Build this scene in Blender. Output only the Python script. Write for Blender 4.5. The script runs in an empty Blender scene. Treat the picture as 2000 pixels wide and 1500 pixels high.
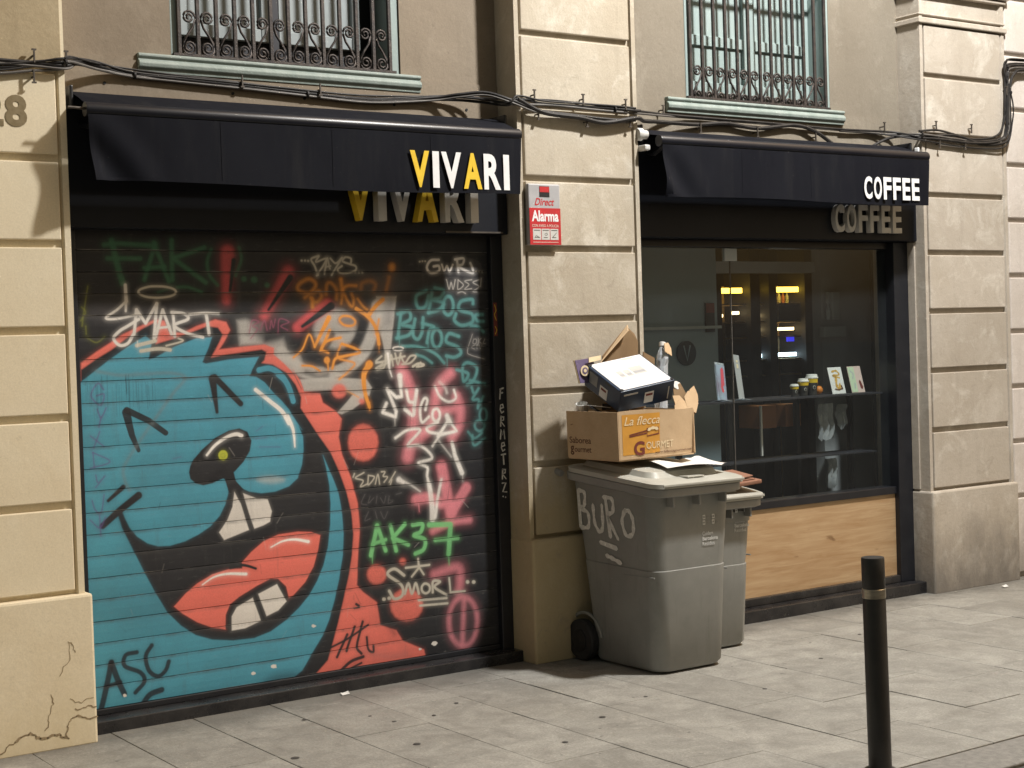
import bpy, bmesh, math, random
import numpy as np
from mathutils import Matrix, Vector
random.seed(7)
sc = bpy.context.scene
RAD = math.radians
# ------------------------------------------------------------------ camera
cam_d = bpy.data.cameras.new('camera'); cam = bpy.data.objects.new('camera', cam_d); sc.collection.objects.link(cam)
yaw, pitch, roll = RAD(34.534), RAD(-1.4946), RAD(-1.8334)
fwd = Vector((math.sin(yaw)*math.cos(pitch), math.cos(yaw)*math.cos(pitch), math.sin(pitch)))
rgt0 = Vector((math.cos(yaw), -math.sin(yaw), 0)); up0 = rgt0.cross(fwd)
rgt = math.cos(roll)*rgt0 + math.sin(roll)*up0; upv = -math.sin(roll)*rgt0 + math.cos(roll)*up0
cam.matrix_world = Matrix(((rgt.x, upv.x, -fwd.x, 0), (rgt.y, upv.y, -fwd.y, -6.4), (rgt.z, upv.z, -fwd.z, 1.62), (0, 0, 0, 1)))
cam_d.sensor_width = 36; cam_d.lens = 3035/2000*36; cam_d.clip_end = 500; cam_d.clip_start = .05
sc.camera = cam
# ------------------------------------------------------------------ night sky glow
w = bpy.data.worlds.new('World'); sc.world = w; w.use_nodes = True
wn = w.node_tree.nodes; wl = w.node_tree.links
bg = wn['Background']; sky = wn.new('ShaderNodeTexSky'); sky.sky_type = 'NISHITA'; sky.sun_disc = False
sky.sun_elevation = RAD(50); sky.sun_rotation = RAD(120); sky.dust_density = 4
hue = wn.new('ShaderNodeMixRGB'); hue.blend_type = 'MULTIPLY'; hue.inputs[0].default_value = 1; hue.inputs[2].default_value = (1.0, .77, .47, 1)
wl.new(sky.outputs[0], hue.inputs[1]); wl.new(hue.outputs[0], bg.inputs[0]); bg.inputs[1].default_value = .094
# ------------------------------------------------------------------ exposure
sc.view_settings.view_transform = 'Standard'; sc.view_settings.look = 'None'; sc.view_settings.exposure = 0; sc.view_settings.gamma = 1
sc.view_settings.use_curve_mapping = False
LAMP_POWER = 2300
# ------------------------------------------------------------------ helpers
COL = sc.collection
def link(o): COL.objects.link(o); return o
def mesh_obj(name, me, mat=None, parent=None):
    o = bpy.data.objects.new(name, me)
    if mat is not None and len(me.materials) == 0: me.materials.append(mat)
    link(o); o.parent = parent; return o
def thing(name, label, cat, loc=(0, 0, 0), rot=(0, 0, 0), group=None):
    o = bpy.data.objects.new(name, None); link(o); o.location = loc; o.rotation_euler = rot; o.empty_display_size = .1
    o['label'] = label; o['category'] = cat
    if group: o['group'] = group
    return o
def tag(o, label, cat, group=None):
    o['label'] = label; o['category'] = cat
    if group: o['group'] = group
    return o
def struct(o): o['kind'] = 'structure'; return o
def part(name, parent, loc=(0, 0, 0)):
    o = bpy.data.objects.new(name, None); link(o); o.parent = parent; o.location = loc; o.empty_display_size = .05; return o
class MB:
    def __init__(s): s.v = []; s.f = []; s.sm = False
    def add(s, vs, fs):
        n = len(s.v); s.v += [tuple(q) for q in vs]; s.f += [tuple(i+n for i in q) for q in fs]; return s
    def box(s, x0, x1, y0, y1, z0, z1):
        return s.add([(x0,y0,z0),(x1,y0,z0),(x1,y1,z0),(x0,y1,z0),(x0,y0,z1),(x1,y0,z1),(x1,y1,z1),(x0,y1,z1)],
                     [(0,3,2,1),(4,5,6,7),(0,1,5,4),(1,2,6,5),(2,3,7,6),(3,0,4,7)])
    def prism(s, pts, y0, y1):           # outline in (x,z), extruded along y, pts counter-clockwise seen from -y
        n = len(pts); vs = [(x, y0, z) for x, z in pts]+[(x, y1, z) for x, z in pts]
        return s.add(vs, [tuple(range(n)), tuple(range(2*n-1, n-1, -1))]+[(i, i+n, (i+1) % n+n, (i+1) % n) for i in range(n)])
    def sweepx(s, prof, x0, x1):         # profile (y,z) closed, extruded along x
        n = len(prof); vs = [(x0, y, z) for y, z in prof]+[(x1, y, z) for y, z in prof]
        return s.add(vs, [tuple(range(n)), tuple(range(2*n-1, n-1, -1))]+[(i, i+n, (i+1) % n+n, (i+1) % n) for i in range(n)])
    def tube(s, pts, r, n=8, r1=None):
        pts = [Vector(p) for p in pts]; m = len(pts); rings = []
        for i, p in enumerate(pts):
            t = (pts[min(i+1, m-1)]-pts[max(i-1, 0)]).normalized()
            a = t.cross(Vector((0, 0, 1)));  a = a if a.length > .1 else t.cross(Vector((0, 1, 0)))
            a.normalize(); b = t.cross(a); rr = r if r1 is None else r+(r1-r)*i/(m-1)
            rings.append([p+rr*(math.cos(2*math.pi*k/n)*a+math.sin(2*math.pi*k/n)*b) for k in range(n)])
        vs = [q for g in rings for q in g]; fs = []
        for i in range(m-1):
            for k in range(n): fs.append((i*n+k, i*n+(k+1) % n, (i+1)*n+(k+1) % n, (i+1)*n+k))
        fs += [tuple(range(n-1, -1, -1)), tuple((m-1)*n+k for k in range(n))]
        return s.add(vs, fs)
    def lathe(s, prof, c=(0, 0, 0), n=20, axis='z'):   # prof (r,h)
        vs = []
        for r, h in prof:
            for k in range(n):
                a = 2*math.pi*k/n; p = (r*math.cos(a), r*math.sin(a), h)
                if axis == 'x': p = (p[2], p[0], p[1])
                if axis == 'y': p = (p[0], p[2], p[1])
                vs.append((p[0]+c[0], p[1]+c[1], p[2]+c[2]))
        m = len(prof); fs = [(i*n+k, i*n+(k+1) % n, (i+1)*n+(k+1) % n, (i+1)*n+k) for i in range(m-1) for k in range(n)]
        fs += [tuple(range(n-1, -1, -1)), tuple((m-1)*n+k for k in range(n))]
        return s.add(vs, fs)
    def build(s, name, mat, parent=None, smooth=False, bevel=0, seg=2, fix=True):
        me = bpy.data.meshes.new(name); me.from_pydata(s.v, [], s.f)
        bm = bmesh.new(); bm.from_mesh(me)
        if fix: bmesh.ops.recalc_face_normals(bm, faces=bm.faces)
        if bevel: bmesh.ops.bevel(bm, geom=[e for e in bm.edges if e.calc_face_angle(0) > .5], offset=bevel, segments=seg, affect='EDGES', profile=.5, clamp_overlap=True)
        bm.to_mesh(me); bm.free()
        if smooth: me.polygons.foreach_set('use_smooth', [True]*len(me.polygons)); me.set_sharp_from_angle(angle=RAD(40))
        return mesh_obj(name, me, mat, parent)
def bx(name, x0, x1, y0, y1, z0, z1, mat, parent=None, bevel=0): return MB().box(x0, x1, y0, y1, z0, z1).build(name, mat, parent, bevel=bevel)
def crom(pts, k=6, closed=False):
    pts = [np.array(p, float) for p in pts]
    if len(pts) < 3: return pts
    q = [2*pts[0]-pts[1]]+pts+[2*pts[-1]-pts[-2]]; out = []
    for i in range(1, len(q)-2):
        for t in np.linspace(0, 1, k, endpoint=False):
            a, b, c, d = q[i-1], q[i], q[i+1], q[i+2]
            out.append(.5*(2*b+(c-a)*t+(2*a-5*b+4*c-d)*t*t+(3*b-a-3*c+d)*t**3))
    out.append(pts[-1]); return out
def sr(*c):   # sRGB 0-255 -> linear
    return tuple(((v/255/12.92) if v/255 <= .04045 else ((v/255+.055)/1.055)**2.4) for v in c)
# ------------------------------------------------------------------ materials
def new_mat(name):
    m = bpy.data.materials.new(name); m.use_nodes = True; nt = m.node_tree; return m, nt, nt.nodes['Principled BSDF']
def noise(nt, scale, detail=5, rough=.6, vec=None, stretch=None, dist=0):
    n = nt.nodes.new('ShaderNodeTexNoise'); n.inputs['Scale'].default_value = scale; n.inputs['Detail'].default_value = detail; n.inputs['Roughness'].default_value = rough; n.inputs['Distortion'].default_value = dist
    if vec is None: vec = nt.nodes.new('ShaderNodeNewGeometry').outputs['Position']
    if stretch:
        mp = nt.nodes.new('ShaderNodeMapping'); mp.inputs['Scale'].default_value = stretch; nt.links.new(vec, mp.inputs[0]); vec = mp.outputs[0]
    nt.links.new(vec, n.inputs['Vector']); return n.outputs['Fac']
def ramp(nt, fac, lo, hi, a=0., b=1.):
    r = nt.nodes.new('ShaderNodeMapRange'); r.inputs[1].default_value = lo; r.inputs[2].default_value = hi; r.inputs[3].default_value = a; r.inputs[4].default_value = b
    nt.links.new(fac, r.inputs[0]); return r.outputs[0]
def mixc(nt, fac, a, b, mode='MIX'):
    n = nt.nodes.new('ShaderNodeMixRGB'); n.blend_type = mode
    for k, v in ((0, fac), (1, a), (2, b)):
        if isinstance(v, (int, float)): n.inputs[k].default_value = v
        elif isinstance(v, tuple): n.inputs[k].default_value = (*v[:3], 1)
        else: nt.links.new(v, n.inputs[k])
    return n.outputs[0]
def bump(nt, b, h, s=.3, d=.01):
    n = nt.nodes.new('ShaderNodeBump'); n.inputs['Strength'].default_value = s; n.inputs['Distance'].default_value = d; nt.links.new(h, n.inputs['Height']); nt.links.new(n.outputs[0], b.inputs['Normal'])
def simple(name, c, c2=None, scale=8, rough=.6, bs=0, bscale=60, metal=0, stretch=None, rvar=0, bd=.005, spec=None, obj=False, lo=.35, hi=.65):
    m, nt, b = new_mat(name); vec = nt.nodes.new('ShaderNodeTexCoord').outputs['Object'] if obj else None
    b.inputs['Roughness'].default_value = rough; b.inputs['Metallic'].default_value = metal
    if spec is not None: b.inputs['Specular IOR Level'].default_value = spec
    if c2: nt.links.new(mixc(nt, ramp(nt, noise(nt, scale, 6, .62, vec, stretch), lo, hi), c, c2), b.inputs['Base Color'])
    else: b.inputs['Base Color'].default_value = (*c, 1)
    if rvar: nt.links.new(ramp(nt, noise(nt, scale*1.7, 4, .6, vec), .3, .7, max(0, rough-rvar), min(1, rough+rvar)), b.inputs['Roughness'])
    if bs: bump(nt, b, noise(nt, bscale, 5, .6, vec), bs, bd)
    return m
def plaster(name, base, light, dark, grime=None, bs=.35, patch=.8, gz=(.0, .45), streak=.32, blockvar=.26, stain=.45):
    """rendered masonry: cloudy tone, pale worn patches, dark specks, rain streaks, splash dirt low down with an uneven edge"""
    m, nt, b = new_mat(name); L = nt.links
    c = mixc(nt, ramp(nt, noise(nt, 1.6, 6, .65), .35, .65), base, dark)
    c = mixc(nt, ramp(nt, noise(nt, 4.5, 7, .7, dist=.6), .52, .68, 0, patch), c, light)
    c = mixc(nt, ramp(nt, noise(nt, 26, 5, .75), .60, .78, 0, .55), c, tuple(v*.55 for v in dark))
    c = mixc(nt, ramp(nt, noise(nt, 5, 4, .6, stretch=(2.2, 2.2, .25)), .55, .8, 0, streak), c, tuple(v*.6 for v in dark))
    c = mixc(nt, ramp(nt, noise(nt, 130, 2, .5), .35, .65, 0, .16), c, tuple(v*.5 for v in dark))
    if grime:
        pos = nt.nodes.new('ShaderNodeNewGeometry').outputs['Position']; sx = nt.nodes.new('ShaderNodeSeparateXYZ'); L.new(pos, sx.inputs[0])
        ad = nt.nodes.new('ShaderNodeMath'); ad.operation = 'MULTIPLY_ADD'; L.new(noise(nt, 3.2, 6, .7, stretch=(1.6, 1.6, .6)), ad.inputs[0]); ad.inputs[1].default_value = .9; ad.inputs[2].default_value = -.45
        sm = nt.nodes.new('ShaderNodeMath'); sm.operation = 'ADD'; L.new(ad.outputs[0], sm.inputs[0]); L.new(sx.outputs[2], sm.inputs[1])
        c = mixc(nt, ramp(nt, sm.outputs[0], gz[1], gz[0], 0, .8), c, grime)
    oi = nt.nodes.new('ShaderNodeObjectInfo'); c = mixc(nt, ramp(nt, oi.outputs['Random'], 0, 1, 0, blockvar), c, tuple(v*.62 for v in dark))
    c = mixc(nt, ramp(nt, noise(nt, 9, 8, .8, dist=1.2), .57, .66, 0, stain), c, tuple(v*.68 for v in dark))
    L.new(c, b.inputs['Base Color']); b.inputs['Roughness'].default_value = .9; b.inputs['Specular IOR Level'].default_value = .25
    h1 = noise(nt, 34, 6, .7); h2 = noise(nt, 5, 4, .6); s = nt.nodes.new('ShaderNodeMath'); s.operation = 'MULTIPLY_ADD'; L.new(h2, s.inputs[0]); s.inputs[1].default_value = 2.2; L.new(h1, s.inputs[2])
    bump(nt, b, s.outputs[0], bs, .006); return m
M = {}
M['stone'] = plaster('rendered_masonry', (.53, .475, .405), (.66, .615, .54), (.43, .375, .305), (.115, .105, .095), gz=(-.02, .50))
M['stone_mid'] = plaster('rendered_masonry_ochre_foot', (.52, .465, .375), (.65, .60, .51), (.43, .37, .285), (.44, .345, .19), gz=(.75, 1.1))
M['cream'] = plaster('cream_painted_masonry', (.80, .71, .53), (.83, .75, .58), (.74, .64, .46), (.62, .52, .33), bs=.12, patch=.35, gz=(-.1, .25), streak=.1, blockvar=.08, stain=.12)
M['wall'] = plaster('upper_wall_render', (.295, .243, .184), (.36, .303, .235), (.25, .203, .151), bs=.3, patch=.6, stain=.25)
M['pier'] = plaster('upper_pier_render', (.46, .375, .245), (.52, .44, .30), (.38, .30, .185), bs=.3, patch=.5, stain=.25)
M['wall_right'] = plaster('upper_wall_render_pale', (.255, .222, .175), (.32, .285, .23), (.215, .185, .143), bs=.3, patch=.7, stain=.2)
M['wall_strip'] = plaster('lintel_render', (.25, .20, .145), (.31, .255, .19), (.20, .158, .112), bs=.4, patch=.6)
M['pale'] = plaster('pale_pink_render', (.66, .60, .55), (.74, .69, .64), (.58, .52, .46), (.20, .18, .16), gz=(-.02, .4), bs=.3)
M['ochre'] = simple('digit_brown', (.19, .145, .075), (.24, .19, .11), 30, .9, .2)
M['teal'] = simple('weathered_teal_paint', (.20, .245, .222), (.27, .31, .285), 14, .65, .35, 90, stretch=(1, 1, .4))
M['teal_light'] = simple('pale_teal_paint', (.235, .30, .29), (.29, .35, .335), 6, .6, .2, 70, stretch=(1.5, 1.5, .3))  # base colour darkened to carry the shade of the window recess
M['curtain'] = simple('shade_greyed_white_wood', (.25, .285, .29), (.32, .35, .35), 5, .6, .1, 60, stretch=(2, 2, .3))  # white leaves greyed in the base colour to stand for recess shade
M['iron'] = simple('dark_wrought_iron', (.030, .026, .026), (.075, .060, .052), 25, .55, .4, 140, metal=.3, spec=.4)
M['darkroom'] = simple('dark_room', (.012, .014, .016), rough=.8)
M['fabric'] = simple('black_navy_awning_fabric', (.0030, .0036, .0072), (.0062, .0070, .0112), 4, .8, .12, 420, stretch=(1, 1, .4), spec=.16)
def dusty_canvas():
    m, nt, b = new_mat('dusty_black_canvas'); pos = nt.nodes.new('ShaderNodeNewGeometry').outputs['Position']
    c = mixc(nt, ramp(nt, noise(nt, 4, 6, .65, stretch=(1, 1, .35)), .35, .65), (.0034, .0040, .0076), (.0062, .0070, .0110))
    c = mixc(nt, ramp(nt, noise(nt, 7, 6, .7, stretch=(1.5, 1, .16)), .52, .78, 0, .55), c, (.020, .020, .021))
    c = mixc(nt, ramp(nt, noise(nt, 70, 2, .4), .74, .80, 0, .5), c, (.06, .058, .055))
    wv = nt.nodes.new('ShaderNodeTexNoise'); wv.inputs['Scale'].default_value = 900; nt.links.new(pos, wv.inputs['Vector'])
    nt.links.new(c, b.inputs['Base Color']); b.inputs['Roughness'].default_value = .85; b.inputs['Specular IOR Level'].default_value = .14; bump(nt, b, wv.outputs['Fac'], .25, .001); return m
M['canvas'] = dusty_canvas()
M['fabric_sheen'] = simple('awning_tube_fabric', (.0045, .0055, .0105), (.008, .009, .0145), 5, .36, .05, 300, spec=.42)
M['black_panel'] = simple('black_panel', (.0065, .0080, .0125), (.0095, .0110, .0160), 4, .5, .05, 50, spec=.25)
M['black_frame'] = simple('black_painted_metal', (.010, .011, .015), (.016, .017, .021), 9, .38, .1, 90, spec=.5)
M['black_stone'] = simple('black_stone_threshold', (.010, .010, .012), (.032, .030, .030), 7, .3, .15, 50, rvar=.15)
M['letter_white'] = simple('white_lettering', (.80, .80, .80), (.72, .72, .72), 20, .5)
M['letter_yellow'] = simple('yellow_lettering', (.76, .52, .03), (.70, .46, .025), 20, .5)
M['letter_grey'] = simple('pale_grey_letter', (.56, .55, .52), (.50, .49, .46), 20, .5)
M['cable'] = simple('black_cable', (.012, .011, .011), (.03, .027, .025), 18, .6, spec=.3)
M['cable_grey'] = simple('grey_cable', (.07, .064, .058), (.12, .11, .10), 18, .6)
M['clip'] = simple('rusty_clip', (.10, .085, .07), (.06, .05, .042), 40, .6, metal=.3)
M['sign_red'] = simple('sign_red', (.50, .030, .035), (.43, .028, .032), 12, .4)
M['sign_silver'] = simple('sign_silver', (.42, .41, .42), (.36, .36, .37), 12, .35)
M['sign_dark'] = simple('sign_black', (.02, .02, .022), rough=.4)
def bin_plastic():
    m, nt, b = new_mat('scuffed_grey_plastic')
    c = mixc(nt, ramp(nt, noise(nt, 5, 6, .62), .35, .65), (.200, .201, .187), (.240, .240, .222))
    c = mixc(nt, ramp(nt, noise(nt, 9, 6, .75, stretch=(2.2, 2.2, .22)), .55, .75, 0, .40), c, (.095, .09, .078))
    c = mixc(nt, ramp(nt, noise(nt, 45, 4, .7, stretch=(.4, .4, 2.2)), .66, .74, 0, .30), c, (.40, .39, .36))
    c = mixc(nt, ramp(nt, noise(nt, 60, 2, .5), .74, .80, 0, .5), c, (.45, .44, .41))
    nt.links.new(c, b.inputs['Base Color']); nt.links.new(ramp(nt, noise(nt, 8, 4, .6), .3, .7, .42, .6), b.inputs['Roughness']); bump(nt, b, noise(nt, 240, 4, .6), .12, .003); return m
M['bin'] = bin_plastic()
M['bin_lid'] = simple('light_grey_bin_plastic', (.36, .355, .31), (.42, .41, .365), 5, .5, .12, 240, rvar=.08)
M['bin_rim'] = simple('mid_grey_bin_plastic', (.23, .227, .215), (.28, .275, .258), 6, .5, .12, 240, rvar=.08)
M['rubber'] = simple('black_rubber', (.012, .012, .013), (.025, .024, .024), 12, .75, .2, 120)
M['print_white'] = simple('white_print', (.55, .55, .53), rough=.6)
M['tagpaint'] = simple('pale_spray_paint', (.60, .56, .47), (.44, .41, .34), 45, .7, lo=.3, hi=.6)
M['spray_white'] = simple('white_spray_paint', (.84, .82, .75), (.62, .60, .55), 60, .7, lo=.3, hi=.5)
M['lavender'] = simple('faded_lavender_paint', (.44, .42, .50), (.53, .48, .45), 25, .9, .3, 60)
def cardboard(name, a, b2):
    m, nt, b = new_mat(name); vec = nt.nodes.new('ShaderNodeTexCoord').outputs['Object']
    c = mixc(nt, ramp(nt, noise(nt, 9, 5, .6, vec), .3, .7), a, b2); c = mixc(nt, ramp(nt, noise(nt, 3, 5, .7, vec), .6, .75, 0, .35), c, tuple(v*.6 for v in a))
    c = mixc(nt, ramp(nt, noise(nt, 250, 2, .5, vec, (1, .12, 1)), .3, .7, 0, .18), c, tuple(v*.55 for v in a))
    nt.links.new(c, b.inputs['Base Color']); b.inputs['Roughness'].default_value = .85; b.inputs['Specular IOR Level'].default_value = .2
    bump(nt, b, noise(nt, 22, 4, .6, vec), .25, .004); return m
M['card'] = cardboard('brown_cardboard', (.52, .368, .222), (.59, .43, .27))
M['card_dark'] = cardboard('dark_brown_cardboard', (.22, .145, .08), (.27, .18, .10))
M['blue'] = simple('navy_box_print', (.012, .028, .062), (.017, .036, .075), 20, .4, .08, 80, obj=True)
M['boxwhite'] = simple('white_coated_board', (.78, .77, .77), (.72, .71, .71), 9, .45, .08, 30, obj=True)
M['orange'] = simple('orange_print', (.62, .30, .04), (.55, .26, .035), 15, .7)
M['maroon'] = simple('maroon_print', (.16, .030, .022), rough=.7)
M['brownprint'] = simple('brown_print', (.13, .06, .03), rough=.8)
M['creamprint'] = simple('cream_print', (.75, .62, .40), rough=.8)
M['purple'] = simple('purple_print', (.13, .10, .19), (.16, .12, .22), 15, .6)
M['paper'] = simple('white_paper', (.72, .71, .68), (.64, .63, .60), 12, .8, .2, 40)
M['sticker_grey'] = simple('grey_sticker', (.22, .23, .22), (.26, .27, .25), 18, .5)
M['bollard'] = simple('charcoal_bollard_paint', (.016, .015, .014), (.026, .024, .022), 8, .42, .15, 160, rvar=.1)
M['steel'] = simple('brushed_steel', (.50, .46, .37), (.36, .33, .27), 30, .32, .1, 200, metal=1, stretch=(1, 1, 8))
M['lampmetal'] = simple('dark_lamp_metal', (.05, .05, .05), rough=.4, metal=.6)
M['int_wall'] = simple('cooled_teal_wall', (.25, .315, .345), (.28, .34, .37), 3, .7)  # wall tone raised and blued in place of dim room light
M['int_brown'] = simple('cooled_taupe_wall', (.36, .365, .37), (.40, .40, .40), 3, .7)  # taupe cooled towards blue grey, the room's bluish light put into the colour
M['int_pale'] = simple('grey_green_wall', (.40, .43, .42), (.44, .46, .45), 3, .7)
M['int_dark'] = simple('near_black_interior', (.02, .02, .026), rough=.6)
M['counter'] = simple('dark_counter', (.055, .06, .062), (.07, .075, .077), 6, .35)
M['cup'] = simple('dark_cup', (.035, .033, .03), rough=.5)
M['cup_lid'] = simple('white_cup_lid', (.75, .73, .68), rough=.4)
M['fruit'] = simple('orange_peel', (.62, .20, .02), (.55, .17, .015), 30, .45, .3, 300)
M['cardgreen'] = simple('pale_green_print', (.52, .62, .42), rough=.5)
M['cardpink'] = simple('pale_pink_print', (.66, .50, .43), rough=.5)
M['gold'] = simple('golden_print', (.62, .40, .12), (.50, .28, .06), 40, .5)
M['bag'] = simple('white_plastic_bag', (.42, .43, .43), (.30, .31, .32), 22, .4, .5, 30)
M['flyer'] = simple('red_print', (.75, .07, .08), (.62, .10, .16), 9, .4)
M['flyerblue'] = simple('blue_print', (.35, .45, .55), (.28, .25, .34), 14, .4)
M['boxorange'] = simple('orange_carton', (.30, .11, .03), (.26, .10, .03), 12, .7)
def emis(name, c, s):
    m, nt, b = new_mat(name); b.inputs['Base Color'].default_value = (*c, 1); b.inputs['Emission Color'].default_value = (*c, 1); b.inputs['Emission Strength'].default_value = s; return m
M['em_yellow'] = emis('yellow_strip_light', (1, .60, .07), 7)
M['em_warm'] = emis('warm_shelf_light', (1, .72, .34), 6)
M['em_white'] = emis('white_case_light', (.72, .92, 1), 6)
M['em_blue'] = emis('blue_screen', (.06, .06, 1), .9)
M['shelf_back'] = simple('warm_shelf_back', (.55, .42, .24), (.40, .28, .15), 14, .6)
M['em_lamp'] = emis('lamp_lens', (1, .86, .62), 12)
def wood():
    m, nt, b = new_mat('oak_laminate')
    g = noise(nt, 3.2, 7, .62, stretch=(1, 1, 11), dist=.5); c = mixc(nt, ramp(nt, g, .33, .67), (.365, .225, .112), (.49, .345, .20))
    c = mixc(nt, ramp(nt, noise(nt, 2.2, 5, .6, stretch=(1, 1, 7), dist=1.2), .60, .74, 0, .55), c, (.24, .125, .05))
    c = mixc(nt, ramp(nt, noise(nt, 40, 3, .5, stretch=(.12, 1, 4)), .35, .65, 0, .25), c, (.33, .18, .075))
    c = mixc(nt, ramp(nt, noise(nt, 6, 3, .5, stretch=(.7, 1, 2.4), dist=.6), .66, .76, 0, .85), c, (.17, .085, .035))
    nt.links.new(c, b.inputs['Base Color']); b.inputs['Roughness'].default_value = .5; bump(nt, b, g, .12, .003); return m
M['wood'] = wood()
def glass():
    m, nt, b = new_mat('shop_glass'); out = nt.nodes['Material Output']
    t = nt.nodes.new('ShaderNodeBsdfTransparent'); t.inputs[0].default_value = (.90, .93, .93, 1); g = nt.nodes.new('ShaderNodeBsdfGlossy'); g.inputs['Roughness'].default_value = .01
    fr = nt.nodes.new('ShaderNodeFresnel'); fr.inputs[0].default_value = 1.5; mx = nt.nodes.new('ShaderNodeMixShader')
    gm = nt.nodes.new('ShaderNodeNewGeometry'); iv = nt.nodes.new('ShaderNodeMath'); iv.operation = 'SUBTRACT'; iv.inputs[0].default_value = 1; nt.links.new(gm.outputs['Backfacing'], iv.inputs[1]); ml = nt.nodes.new('ShaderNodeMath'); ml.operation = 'MULTIPLY'; nt.links.new(fr.outputs[0], ml.inputs[0]); nt.links.new(iv.outputs[0], ml.inputs[1]); nt.links.new(ml.outputs[0], mx.inputs[0]); nt.links.new(t.outputs[0], mx.inputs[1]); nt.links.new(g.outputs[0], mx.inputs[2]); df = nt.nodes.new('ShaderNodeBsdfDiffuse'); df.inputs[0].default_value = (.62, .68, .72, 1); mh = nt.nodes.new('ShaderNodeMixShader'); sm_ = nt.nodes.new('ShaderNodeMath'); sm_.operation = 'MULTIPLY'; nt.links.new(ramp(nt, noise(nt, 3, 6, .7, stretch=(1, 1, .5)), .3, .75, .008, .024), sm_.inputs[0]); nt.links.new(iv.outputs[0], sm_.inputs[1]); nt.links.new(sm_.outputs[0], mh.inputs[0]); nt.links.new(mx.outputs[0], mh.inputs[1]); nt.links.new(df.outputs[0], mh.inputs[2]); nt.links.new(mh.outputs[0], out.inputs[0]); return m  # uneven dust film mixed in, also there to lift the dark interior
M['glass'] = glass()
def clear_plastic():
    m, nt, b = new_mat('clear_plastic'); b.inputs['Base Color'].default_value = (.75, .8, .85, 1); b.inputs['Roughness'].default_value = .12; b.inputs['Transmission Weight'].default_value = .6; b.inputs['IOR'].default_value = 1.3; return m
M['clear'] = clear_plastic()
def slab_mat(i):
    m, nt, b = new_mat('paving_stone_%d' % i); k = (.93, 1.0, 1.06)[i]; vec = nt.nodes.new('ShaderNodeNewGeometry').outputs['Position']
    c = mixc(nt, ramp(nt, noise(nt, 5, 7, .7, dist=.8), .35, .65), (.235*k, .227*k, .205*k), (.375*k, .365*k, .330*k))
    c = mixc(nt, ramp(nt, noise(nt, 1.4, 5, .65), .5, .75, 0, .5), c, (.20, .185, .158))
    c = mixc(nt, ramp(nt, noise(nt, 16, 7, .8, stretch=(1, .45, 1)), .56, .70, 0, .6), c, (.49, .465, .41))
    c = mixc(nt, ramp(nt, noise(nt, 90, 4, .7), .42, .62, 0, .42), c, (.145, .135, .115))
    c = mixc(nt, ramp(nt, noise(nt, 17, 2, .4), .735, .76, 0, .75), c, (.09, .085, .08))
    c = mixc(nt, ramp(nt, noise(nt, 34, 6, .8, dist=.8), .56, .66, 0, .35), c, (.47, .45, .405)); c = mixc(nt, ramp(nt, noise(nt, 2.6, 7, .75, dist=1.5), .54, .68, 0, .35), c, (.155, .146, .128))
    oi = nt.nodes.new('ShaderNodeObjectInfo'); c = mixc(nt, ramp(nt, oi.outputs['Random'], 0, 1, 0, .22), c, (.17, .16, .14))
    sx = nt.nodes.new('ShaderNodeSeparateXYZ'); nt.links.new(vec, sx.inputs[0]); ad = nt.nodes.new('ShaderNodeMath'); ad.operation = 'MULTIPLY_ADD'; nt.links.new(noise(nt, 4, 6, .75), ad.inputs[0]); ad.inputs[1].default_value = .5; nt.links.new(sx.outputs[1], ad.inputs[2])
    c = mixc(nt, ramp(nt, ad.outputs[0], .02, .24, 0, .62), c, (.085, .08, .07))     # dirt swept against the wall foot
    nt.links.new(c, b.inputs['Base Color'])
    nt.links.new(ramp(nt, noise(nt, 8, 4, .6), .3, .7, .55, .8), b.inputs['Roughness']); b.inputs['Specular IOR Level'].default_value = .35
    h = noise(nt, 55, 6, .75); bump(nt, b, h, .55, .004); return m
SLAB = [slab_mat(i) for i in range(3)]
M['joint'] = simple('dark_joint', (.085, .078, .066), (.15, .138, .118), 30, .95, .4, 120)
M['kerb'] = simple('granite_kerb', (.15, .143, .13), (.22, .21, .19), 30, .75, .4, 120)
M['asphalt'] = simple('asphalt', (.045, .044, .042), (.065, .063, .06), 60, .85, .6, 160)
M['gum'] = simple('dark_gum_stain', (.055, .05, .045), rough=.7)
# ------------------------------------------------------------------ lettering helpers
def text_mesh(name, s, x0, x1, z0, z1, y, mat, parent, bold=0., shear=0., depth=.0008, rotm=None, spacing=1.):
    cu = bpy.data.curves.new(name, 'FONT'); cu.body = s; cu.size = 1; cu.offset = bold; cu.shear = shear; cu.extrude = .02; cu.space_character = spacing; cu.resolution_u = 4
    o = bpy.data.objects.new(name+'_tmp', cu); link(o); dg = bpy.context.evaluated_depsgraph_get(); dg.update()
    me = bpy.data.meshes.new_from_object(o.evaluated_get(dg)); bpy.data.objects.remove(o); me.name = name
    co = np.zeros(len(me.vertices)*3); me.vertices.foreach_get('co', co); co = co.reshape(-1, 3); mn = co.min(0); mx = co.max(0)
    n = np.empty_like(co); n[:, 0] = x0+(co[:, 0]-mn[0])/(mx[0]-mn[0])*(x1-x0); n[:, 2] = z0+(co[:, 1]-mn[1])/(mx[1]-mn[1])*(z1-z0); n[:, 1] = y-(co[:, 2]-mn[2])/(mx[2]-mn[2])*depth
    if rotm is not None: n = np.array([rotm @ Vector(q) for q in n])
    me.vertices.foreach_set('co', n.ravel()); me.materials.clear(); me.update()
    return mesh_obj(name, me, mat, parent)
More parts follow.
